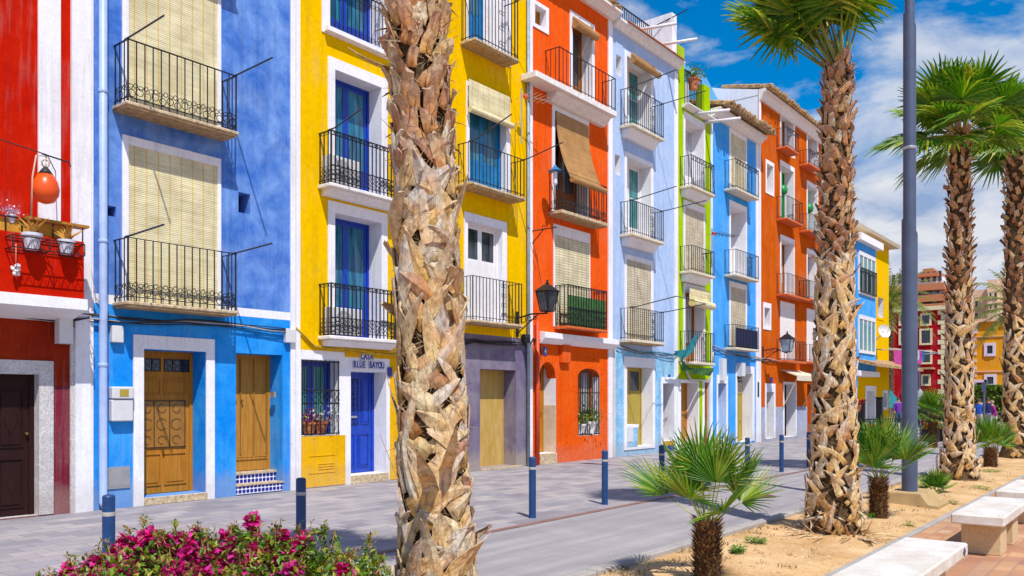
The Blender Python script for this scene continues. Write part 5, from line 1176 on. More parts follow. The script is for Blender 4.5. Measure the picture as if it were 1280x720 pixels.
# ---------------------------------------------------------------- pipes, cables, aerials
def single(name, w, mat, label, cat, origin, group=None, smooth=False):
    return tag(w.build(name, mat, origin=origin, smooth=smooth), label, cat, group)
y = Y_(126); w = MB(); w.tube([(.075, y, 13.2), (.075, y, 3.25), (.10, y, 3.1), (.075, y, 2.9), (.075, y, .12), (.12, y + .03, .03)], .062, 10)
for z in (2.2, 4.1, 6.4): w.lathe((.075, y, z), [(.066, 0), (.072, .01), (.072, .05), (.066, .06)], 10)
single('drainpipe', w, 'pvc', 'pale blue drainpipe running down the blue house to the pavement', 'drainpipe', (.075, y, 0), smooth=True)
y = Y_(657.8); w = MB(); w.tube([(.07, y, 13.0), (.07, y, .02)], .045, 8); single('drainpipe', w, 'pipe_grey', 'thin grey drainpipe between the yellow house and the orange house', 'drainpipe', (.07, y, 0), smooth=True)
w = MB(); w.box(-.002, .04, 0, 0, 0, 0)
crng = random.Random(5)
def cable(px_pts, mats, n, label, spread=.05, r=.012, X=.05, name='cable_bundle'):
    pts = [Vector((X, Y_(px), Z_(px, py))) for px, py in px_pts]
    w = MB()
    for k in range(n):
        path = []; ph = crng.random() * 6
        for (a, b_) in zip(pts, pts[1:]):
            L = (b_ - a).length; m_ = max(2, int(L / .25))
            for i in range(m_):
                t = i / m_; q = a.lerp(b_, t); q.z -= math.sin(math.pi * t) * L * .012; q.z += spread * math.sin(ph + q.y * (1.3 + k * .37)) * .6 + (k - n / 2) * spread * .35; q.x += spread * .4 * math.cos(ph * 2 + q.y * 2.1)
                path.append(q)
        path.append(pts[-1]); w.tube(path, r * crng.uniform(.6, 1.3), 5, k % len(mats))
    single(name, w, mats, label, 'cables', tuple(pts[0]), smooth=True)
cable([(-40, 385), (60, 397), (110, 397)], ['cable_black', 'cable_grey'], 5, 'tangle of black and grey cables under the red balcony')
cable([(110, 397), (230, 402), (300, 408), (367, 413)], ['cable_black', 'cable_black', 'cable_grey'], 5, 'black cable bundle under the lower balcony of the blue house', X=.07)
cable([(112, 330), (118, 370), (134, 393), (160, 398)], ['cable_grey'], 2, 'white cable curling past the drainpipe of the blue house', .03, .009)
cable([(369, 410), (392, 433), (430, 436.5), (514, 444)], ['cable_yellow'], 3, 'yellow painted cable bundle above the blue door', .04, .016, .05)
cable([(517, 440), (590, 424), (656, 431)], ['cable_black'], 5, 'black cable bundle over the violet grey wall', .05, .012)
cable([(767, 432), (800, 440), (846, 444)], ['cable_grey', 'cable_black'], 4, 'grey cables across the light blue house', .06)
cable([(848, 449), (862, 475), (886, 474), (890, 440)], ['slab_white', 'cable_grey'], 3, 'pale cables sagging across the green house', .07, .02)
cable([(889, 434), (915, 442), (947, 447), (975, 452)], ['cable_black', 'cable_grey'], 4, 'cables crossing the sky blue house', .07, .014)
cable([(660, 432), (664, 424), (672, 424), (675, 445)], ['cable_black'], 4, 'looped black cables beside the red drainpipe', .05, .012)
w = MB(); y, z = Y_(655), Z_(655, 424); w.cbox(.002, .12, y - .12, y + .12, z - .1, z + .12, .01); single('junction_box', w, 'cable_black', 'black cable box at the corner of the yellow and orange houses', 'box', (0, y, z))
def aerial(label, px, py, Lm, dirv, n, mats, X=.4, elem=.35):
    y, z = Y_(px, X), Z_(px, py, X); w = MB(); w.tube([(X, y, z - 1.2), (X, y, z + .15)], .016, 6); w.tube([(X, y, z - .7), (.0, y, z - .7)], .012, 5)
    d = Vector(dirv).normalized(); e = d.cross(UP).normalized(); c = Vector((X, y, z))
    w.tube([c, c + d * Lm], .012, 4)
    for i in range(n): q = c + d * (Lm * (.1 + .88 * i / (n - 1))); w.tube([q - e * elem * (1 - .4 * i / n), q + e * elem * (1 - .4 * i / n)], .007, 4)
    w.cbox(c.x - .04, c.x + .04, c.y + .1, c.y + .24, c.z - .05, c.z + .05, .01, 1)
    single('tv_aerial', w, mats, label, 'aerial', (X, y, z - 1.2))
aerial('rooftop style television aerial fixed between the yellow and orange houses', 652, 118, .85, (.25, 1, .02), 6, ['alu', 'orange_plastic'])
aerial('television aerial fixed to the edge of the sky blue house', 890, 291, 1.2, (.3, 1, 0), 7, ['arm', 'orange_plastic'])
# ---------------------------------------------------------------- things on and around the red balcony
p_ = .64; y, z = Y_(57, .75), Z_(57, 233, .75); w = MB()
w.lathe((.75, y, z), [(.03, -.24), (.11, -.21), (.165, -.12), (.175, -.03), (.15, .07), (.10, .16)], 20, 0); w.lathe((.75, y, z), [(.101, .161), (.06, .22), (.03, .26)], 16, 1)
bo = thing('fishing_float', 'round orange fishing float hanging by a rope over the red balcony', 'float', (.75, y, z)); w.build('float_body', ['orange_plastic', 'cable_black'], bo, smooth=True)
w = MB(); w.ring((.75, y, z + .32), .05, .014, n=12); w.tube([(.75, y, z + .24), (.75, y + .01, z + .42), (.75, y - .12, z + .40), (.76, y - .17, z + .1), (.76, y - .19, z - .45)], .012, 5); w.build('rope', 'rope', bo, smooth=True)
zt_ = z + .44; w = MB(); w.tube([(.0, y + .45, zt_ - .02), (.75, y + .02, zt_), (.75, y - 1.0, zt_ + .12), (.6, y - 2.2, zt_ + .22)], .008, 4); w.tube([(.75, y - .05, zt_), (.75, y + .32, zt_ - .04), (.75, y + .33, zt_ - .1)], .012, 5); single('washing_line', w, 'cable_black', 'black washing line above the red balcony', 'line', (0, y, zt_))
X = .86; ya, yb = Y_(16, X), Y_(106, X); zb, zt = Z_(16, 308, X), Z_(16, 293, X)
rk = thing('flowerpot_rack', 'black wire rack for flowerpots on the red balcony front', 'rack', (.62, (ya + yb) / 2, zb)); w = MB()
for xx in (.62, X):
    for zz in (zb, zt): w.tube([(xx, ya, zz), (xx, yb, zz)], .008, 4)
for yy in (ya, yb, (ya + yb) / 2):
    for zz in (zb, zt): w.tube([(.605, yy, zz), (X, yy, zz)], .008, 4)
    w.tube([(X, yy, zb), (X, yy, zt)], .008, 4)
n = 10
for i in range(n): a, b_ = ya + (yb - ya) * i / n, ya + (yb - ya) * (i + 1) / n; w.tube([(X, a, zb), (X, (a + b_) / 2, zt), (X, b_, zb)], .005, 4)
w.build('wire_frame', 'iron', rk)
def pot_plant(label, x, y, z, s_, mats=('tile_white', 'aloe'), kind='aloe', name='potted_aloe', cat='potted plant', grp=None, seed=1):
    g = random.Random(seed); t = thing(name, label, cat, (x, y, z), grp)
    w = MB(); w.lathe((x, y, z), [(.06 * s_, 0), (.085 * s_, .13 * s_), (.098 * s_, .135 * s_), (.098 * s_, .165 * s_), (.08 * s_, .166 * s_), (.08 * s_, .14 * s_)], 14); w.build('pot', mats[0], t)
    w = MB()
    if kind == 'aloe':
        for i in range(14):
            a = g.random() * 6.283; o = g.uniform(.2, .9); d = Vector((math.cos(a) * o, math.sin(a) * o, 1)).normalized(); L = g.uniform(.14, .26) * s_; c = Vector((x, y, z + .14 * s_)); sp_ = Vector((-math.sin(a), math.cos(a), 0))
            w.tube([c, c + d * L * .5, c + d * L + Vector((math.cos(a), math.sin(a), 0)) * .05 * s_], [.016 * s_, .013 * s_, .002], 5)
    else:
        for i in range(240):
            v = Vector((g.gauss(0, .09), g.gauss(0, .09), abs(g.gauss(.06, .06)))) * s_; q = Vector((x, y, z + .16 * s_)) + v; d = Vector((g.uniform(-1, 1), g.uniform(-1, 1), g.uniform(-.3, 1))).normalized(); sd = d.cross(UP).normalized() * .014 * s_; L = .045 * s_
            w.face([w.vert(q), w.vert(q + d * L * .5 + sd), w.vert(q + d * L), w.vert(q + d * L * .5 - sd)], 1 if i % 4 == 0 and len(mats) > 2 else 0)
    w.build('leaves', list(mats[1:]), t, norm=False)
pot_plant('larger orange-leaved aloe in a white pot in the wire rack', .74, Y_(40, .74), zb + .01, 1.35, seed=2, grp='aloes in white pots in the wire rack')
pot_plant('smaller orange-leaved aloe in a white pot at the end of the wire rack', .74, Y_(83, .74), zb + .01, 1.2, seed=5, grp='aloes in white pots in the wire rack')
pot_plant('white and pink flower in a pot behind the red balcony rail', .5, Y_(14, .5), Z_(14, 268, .5) - .12, .7, ('tile_white', 'tile_white', 'petal_pink'), 'bush', 'potted_flower')
y, z = Y_(20, .66), Z_(20, 336, .66); w = MB(); w.tube([(.66, y, z + .34), (.66, y, z + .05)], .005, 4)
for i in range(14): q = Vector((.66, y, z)) + Vector((crng.uniform(-.035, .035), crng.uniform(-.05, .05), crng.uniform(-.08, .06))); w.lathe(q, [(.004, -.024), (.022, -.012), (.024, .005), (.014, .02), (.002, .03)], 7, 1)
single('garlic_string', w, ['rope', 'slab_white'], 'string of white garlic bulbs hanging on the red balcony front', 'garlic', (.66, y, z), smooth=True)
# flowers on window sills
pot_plant('tub of purple and white flowers behind the barred window', -.12, Y_(391), Z_(391, 544) + .01, 1.5, ('terracotta', 'petal_pink', 'hedge_leaf'), 'bush', 'window_flowers', seed=7)
pot_plant('pot of white flowers behind the barred window', -.12, Y_(406), Z_(406, 543) + .01, 1.5, ('terracotta', 'tile_white', 'hedge_leaf'), 'bush', 'window_flowers', seed=8)
for i, (px, lab) in enumerate(((730, 'yellow green potted plant on the sill of the arched window'), (741, 'dark green potted plant on the sill of the arched window'))):
    pot_plant(lab, -.12, Y_(px), Z_(px, 543) + .01, 1.7 + i * .5, ('slab_white', 'hedge_leaf' if i else 'date_leaf', 'date_leaf'), 'bush', 'window_plant', seed=9 + i)
pot_plant('terracotta pot of trailing greenery on the green house roof terrace', .0, Y_(867), Z_(867, 112) + .0, 2.3, ('terracotta', 'date_leaf', 'hedge_leaf'), 'bush', 'rooftop_flowerpot', seed=20)
# air conditioners
for (x0, ytop, ybot, lab) in ((407, 187, 226, 'white air conditioner on the upper balcony with black scroll railing'), (409, 374, 417, 'white air conditioner on the lower balcony above the blue door')):
    ya = Y_(x0 + 2, .2); yb = ya + .78; zz = Z_(x0, ybot, .2) ; t = thing('air_conditioner', lab, 'air conditioner', (.2, ya, zz), 'air conditioners on the yellow house'); h_ = .52
    w = MB(); w.cbox(.04, .28, ya, yb, zz, zz + h_, .015); w.build('casing', 'grey_white', t)
    w = MB()
    for r_ in (.06, .11, .16, .2): w.ring((.29, ya + .3, zz + h_ / 2), r_, .006, n=18)
    for k in range(6): a = k * math.pi / 6; w.tube([(.29, ya + .3 - .2 * math.cos(a), zz + h_ / 2 - .2 * math.sin(a)), (.29, ya + .3 + .2 * math.cos(a), zz + h_ / 2 + .2 * math.sin(a))], .004, 3)
    w.build('fan_grille', 'cable_grey', t)
# house name sign in glazed letter tiles
ys, zs = Y_(459), Z_(459, 446); sg = thing('house_name_sign', 'glazed tile sign spelling out the house name above the royal blue door', 'sign', (.02, ys, zs))
for (txt, yc, py, sy, nm) in (('CASA', 457.5, 450.0, .135, 0), ('BLUE BAYOU', 460, 460.6, .135, 1)):
    y = Y_(yc); z = Z_(yc, py); n = len(txt); W = .085; H = .20
    w = MB()
    for i, ch in enumerate(txt):
        if ch == ' ': o = w.build('letter_tiles', 'tile_white', sg); w = MB(); continue
        yy = y + (i - (n - 1) / 2) * W; w.cbox(.013, .028, yy - W * .48, yy + W * .48, z - H * .08, z + H * .72, .004)
    o = w.build('letter_tiles', 'tile_white', sg)
    for i, ch in enumerate(txt):
        if ch == ' ': continue
    for i, ch in enumerate(txt):
        if ch != ' ': text_on_wall(ch, .19, .034, y + (i - (n - 1) / 2) * W, z + .01, 'letter_blue', o, 'letter', depth=.003, sx=.62)
y, z = Y_(486.5), Z_(486, 465); w = MB(); w.box(.014, .03, y - .06, y + .06, z - .1, z + .1); single('door_number', w, 'letter_blue', 'small dark number tile beside the royal blue door frame', 'sign', (.014, y, z))
# cloths
def cloth(name, pts_top, pts_bot, mat, label, n=10, m_=6):
    w = MB(); g = []
    for j in range(m_ + 1):
        row = []
        for i in range(n + 1):
            t = i / n; k = t * (len(pts_top) - 1); a = int(min(k, len(pts_top) - 2)); f = k - a
            T = Vector(pts_top[a]).lerp(Vector(pts_top[a + 1]), f); B_ = Vector(pts_bot[a]).lerp(Vector(pts_bot[a + 1]), f); q = T.lerp(B_, j / m_); q.x += .06 * math.sin(t * 14 + j * .6) * (j / m_ + .2); row.append(w.vert(q))
        g.append(row)
    for a, b_ in zip(g, g[1:]):
        for i in range(n): w.face([a[i], a[i + 1], b_[i + 1], b_[i]])
    single(name, w, mat, label, 'cloth', pts_top[0], smooth=True)
def pt(px, py, X): return (X, Y_(px, X), Z_(px, py, X))
cloth('hanging_cloth', [pt(842, 439, .5), pt(856, 437, .55), pt(871, 416, .6)], [pt(843, 442, .5), pt(853, 452, .55), pt(872, 430, .6)], 'teal_cloth', 'teal cloth draped from the green house balcony')
cloth('hanging_net', [pt(850, 447, .4), pt(862, 460, .45), pt(892, 460, .45)], [pt(852, 462, .35), pt(868, 468, .4), pt(890, 470, .4)], 'green_net', 'green netting under the lowest balcony of the green house')
# laundry and dish on the end house
zl = Z_(1097, 444); y0 = Y_(1094); w = MB(); w.tube([(.0, y0, zl + .3), (1.6, y0 - .3, zl + .2)], .03, 4); w.tube([(.0, yk1, zl + .5), (2.4, yk1 + .3, zl + .2)], .03, 4)
for x in (.6, 1.1, 1.5): w.tube([(x, y0 - .2, zl + .25), (x + .6, yk1 + .2, zl + .3)], .012, 3)
single('clothes_line', w, 'cable_grey', 'clothes line stretched from the yellow house wall', 'line', (0, y0, zl))
for i in range(9):
    t = (i + .5) / 9; x = 1.1 + .6 * t; y = y0 - .1 + (yk1 - y0) * t; h_ = crng.uniform(.5, 1.1); mt = ['petal_pink', 'tile_white', 'periwinkle', 'slab_white', 'letter_blue', 'royal', 'tile_white', 'petal_pink', 'azure_gloss'][i]
    cloth('laundry', [(x - .2, y, zl + .28), (x + .25, y + .1, zl + .28)], [(x - .2, y, zl + .28 - h_), (x + .25, y + .15, zl + .3 - h_)], mt, ['pink shirt', 'white towel', 'lilac shirt', 'cream towel', 'dark blue trousers', 'blue shirt', 'white sheet', 'pink towel', 'turquoise shirt'][i] + ' hanging on the clothes line of the yellow house', 4, 3)
y, z = Y_(1104, .5), Z_(1104, 414, .5); w = MB(); w.tube([(0, y, z - .6), (.4, y, z - .2), (.5, y, z)], .04, 6)
nrm = Vector((.75, -.6, .25)).normalized(); u_ = nrm.cross(UP).normalized(); v_ = u_.cross(nrm); c = Vector((.55, y, z)); prev = None
for k, (r_, h_) in enumerate(((.02, -.10), (.18, -.07), (.30, -.02), (.38, .03))):
    ring_ = [w.vert(c + (u_ * math.cos(a * math.pi / 9) + v_ * math.sin(a * math.pi / 9)) * r_ + nrm * h_) for a in range(18)]
    if prev:
        for q in range(18): w.face([prev[q], prev[(q + 1) % 18], ring_[(q + 1) % 18], ring_[q]])
    prev = ring_
w.tube([c + v_ * -.4, c + nrm * .4], .02, 4); single('satellite_dish', w, 'grey_white', 'round white satellite dish on the yellow end house', 'dish', (0, y, z), smooth=False)
# ---------------------------------------------------------------- far square: buildings
def facade_windows(t, spec, Y, mat='glass_dark', fm='tile_white', fr_=.25):
    for (x0, x1, yt, yb) in spec:
        a, b_, za, zb2 = X_at(x0, Y), X_at(x1, Y), Z_at((x0 + x1) / 2, yb, Y), Z_at((x0 + x1) / 2, yt, Y)
        w = MB(); w.box(a - fr_, a, Y - .12, Y - .003, za - fr_, zb2 + fr_); w.box(b_, b_ + fr_, Y - .12, Y - .003, za - fr_, zb2 + fr_); w.box(a, b_, Y - .12, Y - .003, zb2, zb2 + fr_); w.box(a, b_, Y - .16, Y - .003, za - fr_, za)
        f = w.build('window', fm, t); w = MB(); w.box(a, b_, Y - .04, Y - .004, za, zb2); w.box((a + b_) / 2 - .04, (a + b_) / 2 + .04, Y - .07, Y - .041, za, zb2); w.build('pane', mat, f)
M['crimson'] = plaster('crimson_render', (.36, .006, .012), (.44, .012, .02), rough_bump=.1)
M['marigold'] = plaster('marigold_render', (.74, .34, .015), (.80, .40, .03), rough_bump=.1)
M['cream'] = plaster('cream_render', (.72, .60, .36), (.78, .66, .42), rough_bump=.1)
M['peach'] = plaster('peach_render', (.76, .50, .32), (.80, .56, .38), rough_bump=.1)
M['chestnut'] = plaster('chestnut_brick', (.34, .12, .04), (.44, .17, .06), rough_bump=.1)
Yr = 75; x0, x1 = X_at(1100, Yr), X_at(1182, Yr); zt = Z_at(1165, 388, Yr); rb = thing('red_building', 'crimson four storey building with cream toothed corner stones behind the palms', 'building', ((x0 + x1) / 2, Yr, 0))
w = MB(); w.box(x0, x1, Yr, Yr + 10, 0, zt); w.build('wall', 'crimson', rb)
w = MB(); w.box(x0 - .4, x1 + .4, Yr - .4, Yr + 10.3, zt + .003, zt + .35); w.build('roof', 'cream', rb)
w = MB(); n = 22
for i in range(n): z = zt * i / n; q = .62 if i % 2 else .36; w.box(x1 - q, x1 + .06, Yr - .06, Yr + q, z + .02, z + zt / n - .02)
w.build('corner_stones', 'cream', rb); w = MB()
for i in range(n): z = zt * i / n; q = .85 if i % 2 else .5; w.box(x1 - .3, x1 + .06, Yr + 10 - q, Yr + 10.06, z + .02, z + zt / n - .02)
w.build('corner_stones', 'cream', rb)
facade_windows(rb, [(1153, 1162, 394, 405), (1152, 1163, 413, 429), (1153, 1163, 440, 453), (1126, 1134, 394, 405), (1126, 1135, 413, 429), (1126, 1134, 440, 453), (1154, 1161, 470, 480)], Yr, fm='cream', fr_=.16)
w = MB(); w.box(X_at(1145, Yr), X_at(1169, Yr), Yr - 1.4, Yr - .003, Z_at(1155, 462, Yr), Z_at(1155, 460, Yr)); w.build('canopy', 'underside', rb)
Yy = 84; x0, x1 = X_at(1209, Yy), X_at(1330, Yy); zt = Z_at(1240, 402, Yy); yb_ = thing('marigold_building', 'marigold yellow building with white toothed corner stones behind the hedge', 'building', ((x0 + x1) / 2, Yy, 0))
w = MB(); w.box(x0, x1, Yy, Yy + 12, 0, zt); w.build('wall', 'marigold', yb_)
w = MB(); w.box(x0 - .3, x1 + .3, Yy - .3, Yy + 12, zt + .003, zt + .3); w.box(x0 - .02, x1, Yy - .1, Yy - .003, Z_at(1240, 421, Yy), Z_at(1240, 420, Yy)); w.box(x0, x1, Yy - .1, Yy - .003, Z_at(1240, 465, Yy), Z_at(1240, 463.5, Yy)); w.build('roof', 'peach', yb_)
w = MB(); n = 26
for i in range(n): z = zt * i / n; q = .8 if i % 2 else .45; w.box(x0 - .06, x0 + q, Yy - .06, Yy - .003, z + .02, z + zt / n - .02)
w.build('corner_stones', 'tile_white', yb_)
facade_windows(yb_, [(1234, 1242, 471, 480), (1218, 1230, 478, 491), (1213, 1218, 405, 414), (1262, 1270, 430, 442), (1234, 1241, 432, 442)], Yy)
Yp = 120; x0, x1 = X_at(1203, Yp), X_at(1250, Yp); zt = Z_at(1228, 362, Yp); pb = thing('peach_building', 'pale peach apartment block rising behind the marigold building', 'building', ((x0 + x1) / 2, Yp, 0))
w = MB(); w.box(x0, x1, Yp, Yp + 20, 0, zt); w.box(X_at(1234, Yp - 2), x1, Yp - 2, Yp - .01, 0, zt + 1); w.box(x0 + 4, x0 + 7, Yp + 2, Yp + 5, zt + .01, zt + 1.8); w.build('wall', 'peach', pb)
facade_windows(pb, [(a, a + 3.5, b_, b_ + 9) for a in (1207, 1213, 1219) for b_ in (376, 391)], Yp, fm='peach', fr_=.15); facade_windows(pb, [(1237, 1239.5, 366, 372), (1243, 1246, 366, 372), (1237, 1239.5, 380, 386), (1243, 1246, 380, 386)], Yp - 2, fm='peach', fr_=.15)
Yb = 118; x0, x1 = X_at(1085, Yb), X_at(1178, Yb); bb_ = thing('apartment_block', 'chestnut brown apartment block with white rooftop terraces', 'building', ((x0 + x1) / 2, Yb, 0))
zs_ = [Z_at(1150, v, Yb) for v in (356, 370, 383, 396)]
w = MB(); w.box(x0, x1, Yb, Yb + 18, 0, zs_[0]); w.build('wall', 'chestnut', bb_)
w = MB()
for v in (357, 371, 382, 394): z = Z_at(1150, v, Yb); w.box(x0 - .3, x1 + .5, Yb - 1.6, Yb - .01, z - .9, z)
w.build('balcony_band', 'terracotta', bb_)
facade_windows(bb_, [(a, a + 6, b_, b_ + 6) for a in (1116, 1128, 1142, 1153, 1160, 1169) for b_ in (361, 375, 387)], Yb, fm='tile_white', mat='glass_teal', fr_=.12)
w = MB(); zq = zs_[0]; w.box(X_at(1112, Yb), X_at(1172, Yb), Yb + 3, Yb + 14, zq + .01, Z_at(1150, 344, Yb)); w.box(X_at(1098, Yb), X_at(1122, Yb), Yb + 4, Yb + 13, zq + .02, Z_at(1112, 334, Yb)); w.build('penthouse', 'white', bb_)
w = MB(); zq2 = Z_at(1150, 344, Yb); w.box(X_at(1140, Yb), X_at(1168, Yb), Yb + 2, Yb + 14, zq2 + .01, zq2 + .5); w.box(X_at(1145, Yb), X_at(1158, Yb), Yb + 4, Yb + 12, zq2 + .52, zq2 + 1.4); w.build('penthouse_roof', 'terracotta', bb_)
for a in (1100, 1108, 1116, 1126, 1145, 1152, 1160, 1167): w = MB(); w.box(X_at(a, Yb), X_at(a + 4, Yb), Yb + 2.9, Yb + 2.99, zq + .7, zq + 2.1); w.build('penthouse_window', 'glass_dark', bb_)
# ---------------------------------------------------------------- square furniture
hr = random.Random(8)
def leafbox(name, label, x0, x1, y0, y1, h, n, mat='hedge_leaf', cat='hedge', s=.09):
    w = MB(); w.box(x0 + .25, x1 - .25, y0 + .25, y1 - .25, 0, h - .25, 1)
    for i in range(n):
        q = Vector((hr.uniform(x0, x1), hr.uniform(y0, y0 + .5) if hr.random() < .6 else hr.uniform(y0, y1), hr.uniform(.05, h) if hr.random() < .6 else h)); q.z += .12 * mn.noise((q.x * 1.5, q.y * 1.5, 1)) + hr.uniform(-.08, .08)
        d = Vector((hr.uniform(-1, 1), hr.uniform(-1, 1), hr.uniform(-1, 1))).normalized(); sd = d.cross(Vector((hr.uniform(-1, 1), hr.uniform(-1, 1), 1))).normalized() * s * .4
        w.face([w.vert(q), w.vert(q + d * s * .5 + sd), w.vert(q + d * s), w.vert(q + d * s * .5 - sd)])
    single(name, w, [mat, 'fibre'], label, cat, ((x0 + x1) / 2, (y0 + y1) / 2, 0))
a, b_ = X_at(1205, 66), X_at(1320, 66); leafbox('hedge', 'clipped green hedge in front of the marigold building', a, b_, 66, 68, 2.6, 9000, s=.22)
a, b_ = X_at(1118, 60), X_at(1185, 60); leafbox('hedge', 'low green shrubs behind the black railings', a, b_, 60, 61.5, 1.3, 3500, s=.2)
# black hoop railing and planter fence
p0, p1 = P_(1058, 31), P_(1152, 33); d = (p1 - p0); n = 9
rl = thing('hoop_railing', 'low black railing of rounded hoops across the end of the street', 'railing', tuple(p0)); w = MB(); w.tube([p0 + UP * .95, p1 + UP * .95], .03, 6)
w.tube([p0 + UP * .35, p1 + UP * .35], .02, 5); w.build('rail', 'iron', rl)
for i in range(n):
    a = p0 + d * (i / n); b2 = p0 + d * ((i + .82) / n); w = MB(); w.tube([a, a + UP * .7, a.lerp(b2, .12) + UP * .88, a.lerp(b2, .88) + UP * .88, b2 + UP * .7, b2], .028, 5); w.build('hoop', 'iron', rl)
for (px, zc, hh, lab) in ((1077, 31.5, 1.65, 'square black post carrying a basket of red flowers'), (1088.5 + 11, 31.8, 1.75, 'square black post in the middle of the hoop railing'), (1157, 34.5, 1.8, 'square black post at the start of the tall railing')):
    p = P_(px, zc); w = MB(); w.cbox(p.x - .11, p.x + .11, p.y - .11, p.y + .11, 0, hh, .015); w.cbox(p.x - .13, p.x + .13, p.y - .13, p.y + .13, hh + .001, hh + .05, .01); single('square_post', w, 'iron', lab, 'post', tuple(p))
p = P_(1073, 31.5); pot_plant('hanging basket of red flowers on the black post', p.x, p.y, 1.25, 1.5, ('terracotta', 'petal_red', 'hedge_leaf'), 'bush', 'flower_basket', seed=31)
p0, p1 = P_(1153, 35), P_(1184, 36.5); d = p1 - p0; tf = thing('tall_railing', 'tall black vertical-bar railing behind the planters', 'railing', tuple(p0)); w = MB()
for i in range(8): q = p0 + d * (i / 7); w.box(q.x - .04, q.x + .04, q.y - .04, q.y + .04, 0, 1.6)
w.build('bars', 'iron', tf); w = MB(); w.tube([p0 + UP * 1.55, p1 + UP * 1.55], .03, 4); w.tube([p0 + UP * .55, p1 + UP * .55], .03, 4); w.build('rail', 'iron', tf)
for i, (px, zc, mt, lab) in enumerate(((1165, 33.6, 'petal_red', 'black planter of red and white flowers before the tall railing'), (1176, 34, 'tile_white', 'black planter of white flowers beside the red one'), (1091, 30.6, 'petal_red', 'black planter of red flowers behind the waist-high shrub palm'))):
    p = P_(px, zc); t = thing('planter', lab, 'planter', tuple(p), 'black flower planters in the square'); w = MB(); w.cbox(p.x - .26, p.x + .26, p.y - .26, p.y + .26, 0, .5, .02); w.build('box', 'iron', t); w = MB()
    for k in range(400):
        q = p + Vector((hr.uniform(-.3, .3), hr.uniform(-.3, .3), .5 + abs(hr.gauss(0, .12)))); dd = Vector((hr.uniform(-1, 1), hr.uniform(-1, 1), hr.uniform(0, 1))).normalized(); sd = dd.cross(UP).normalized() * .04
        w.face([w.vert(q), w.vert(q + dd * .05 + sd), w.vert(q + dd * .1), w.vert(q + dd * .05 - sd)], 1 if k % 3 == 0 else 0)
    w.build('flowers', ['hedge_leaf', mt], t, norm=False)
p = P_(1230, 33); w = MB(); w.tube([p, p + UP * 2.4], .045, 8); w.box(p.x - .08, p.x + .08, p.y - .05, p.y - .046, 2.0, 2.35); single('sign_post', w, 'steel_blue', 'thin grey sign post standing by the walkers', 'sign', tuple(p))
p = P_(1230, 44); es = thing('easel', 'wooden painter easel with a pale canvas in the square', 'easel', tuple(p)); w = MB(); w.tube([p + AX * -.35, p + UP * 1.7], .03, 4); w.tube([p + AX * .35, p + UP * 1.7], .03, 4); w.tube([p + AY * .5, p + UP * 1.6], .03, 4); w.build('easel_frame', 'brown_wood', es)
w = MB(); q = p - AY * .08; a = [q + AX * -.4 + UP * .7, q + AX * .4 + UP * .7, q + AX * .4 + UP * 1.55, q + AX * -.4 + UP * 1.55]; w.quad(*a); w.quad(*[v - AY * .02 for v in a]); w.build('canvas', 'underside', es, norm=False)
# thin poles (old street lamp) near the crimson building
p = P_(1149, 52); w = MB(); w.tube([p, p + UP * 4.6], .07, 8, r2=.05); w.tube([p + UP * 4.5, p + UP * 4.6 + AX * 1.2], .05, 6); single('thin_pole', w, 'steel_blue', 'thin grey pole with a short arm in front of the crimson building', 'pole', tuple(p))
for (px, zc, lab) in ((1150, 46, 'pale turquoise closed parasol behind the tall railing'), (1113, 52, 'turquoise market parasol beyond the end house')):
    p = P_(px, zc); t = thing('parasol', lab, 'parasol', tuple(p)); w = MB(); w.tube([p, p + UP * 2.2], .03, 6); w.build('pole', 'alu', t); w = MB(); w.lathe(p, [(.9, 1.2), (.75, 1.35), (.12, 2.15), (.02, 2.3)], 8); w.build('canopy', 'glass_pale' if px == 1150 else 'teal_cloth', t)
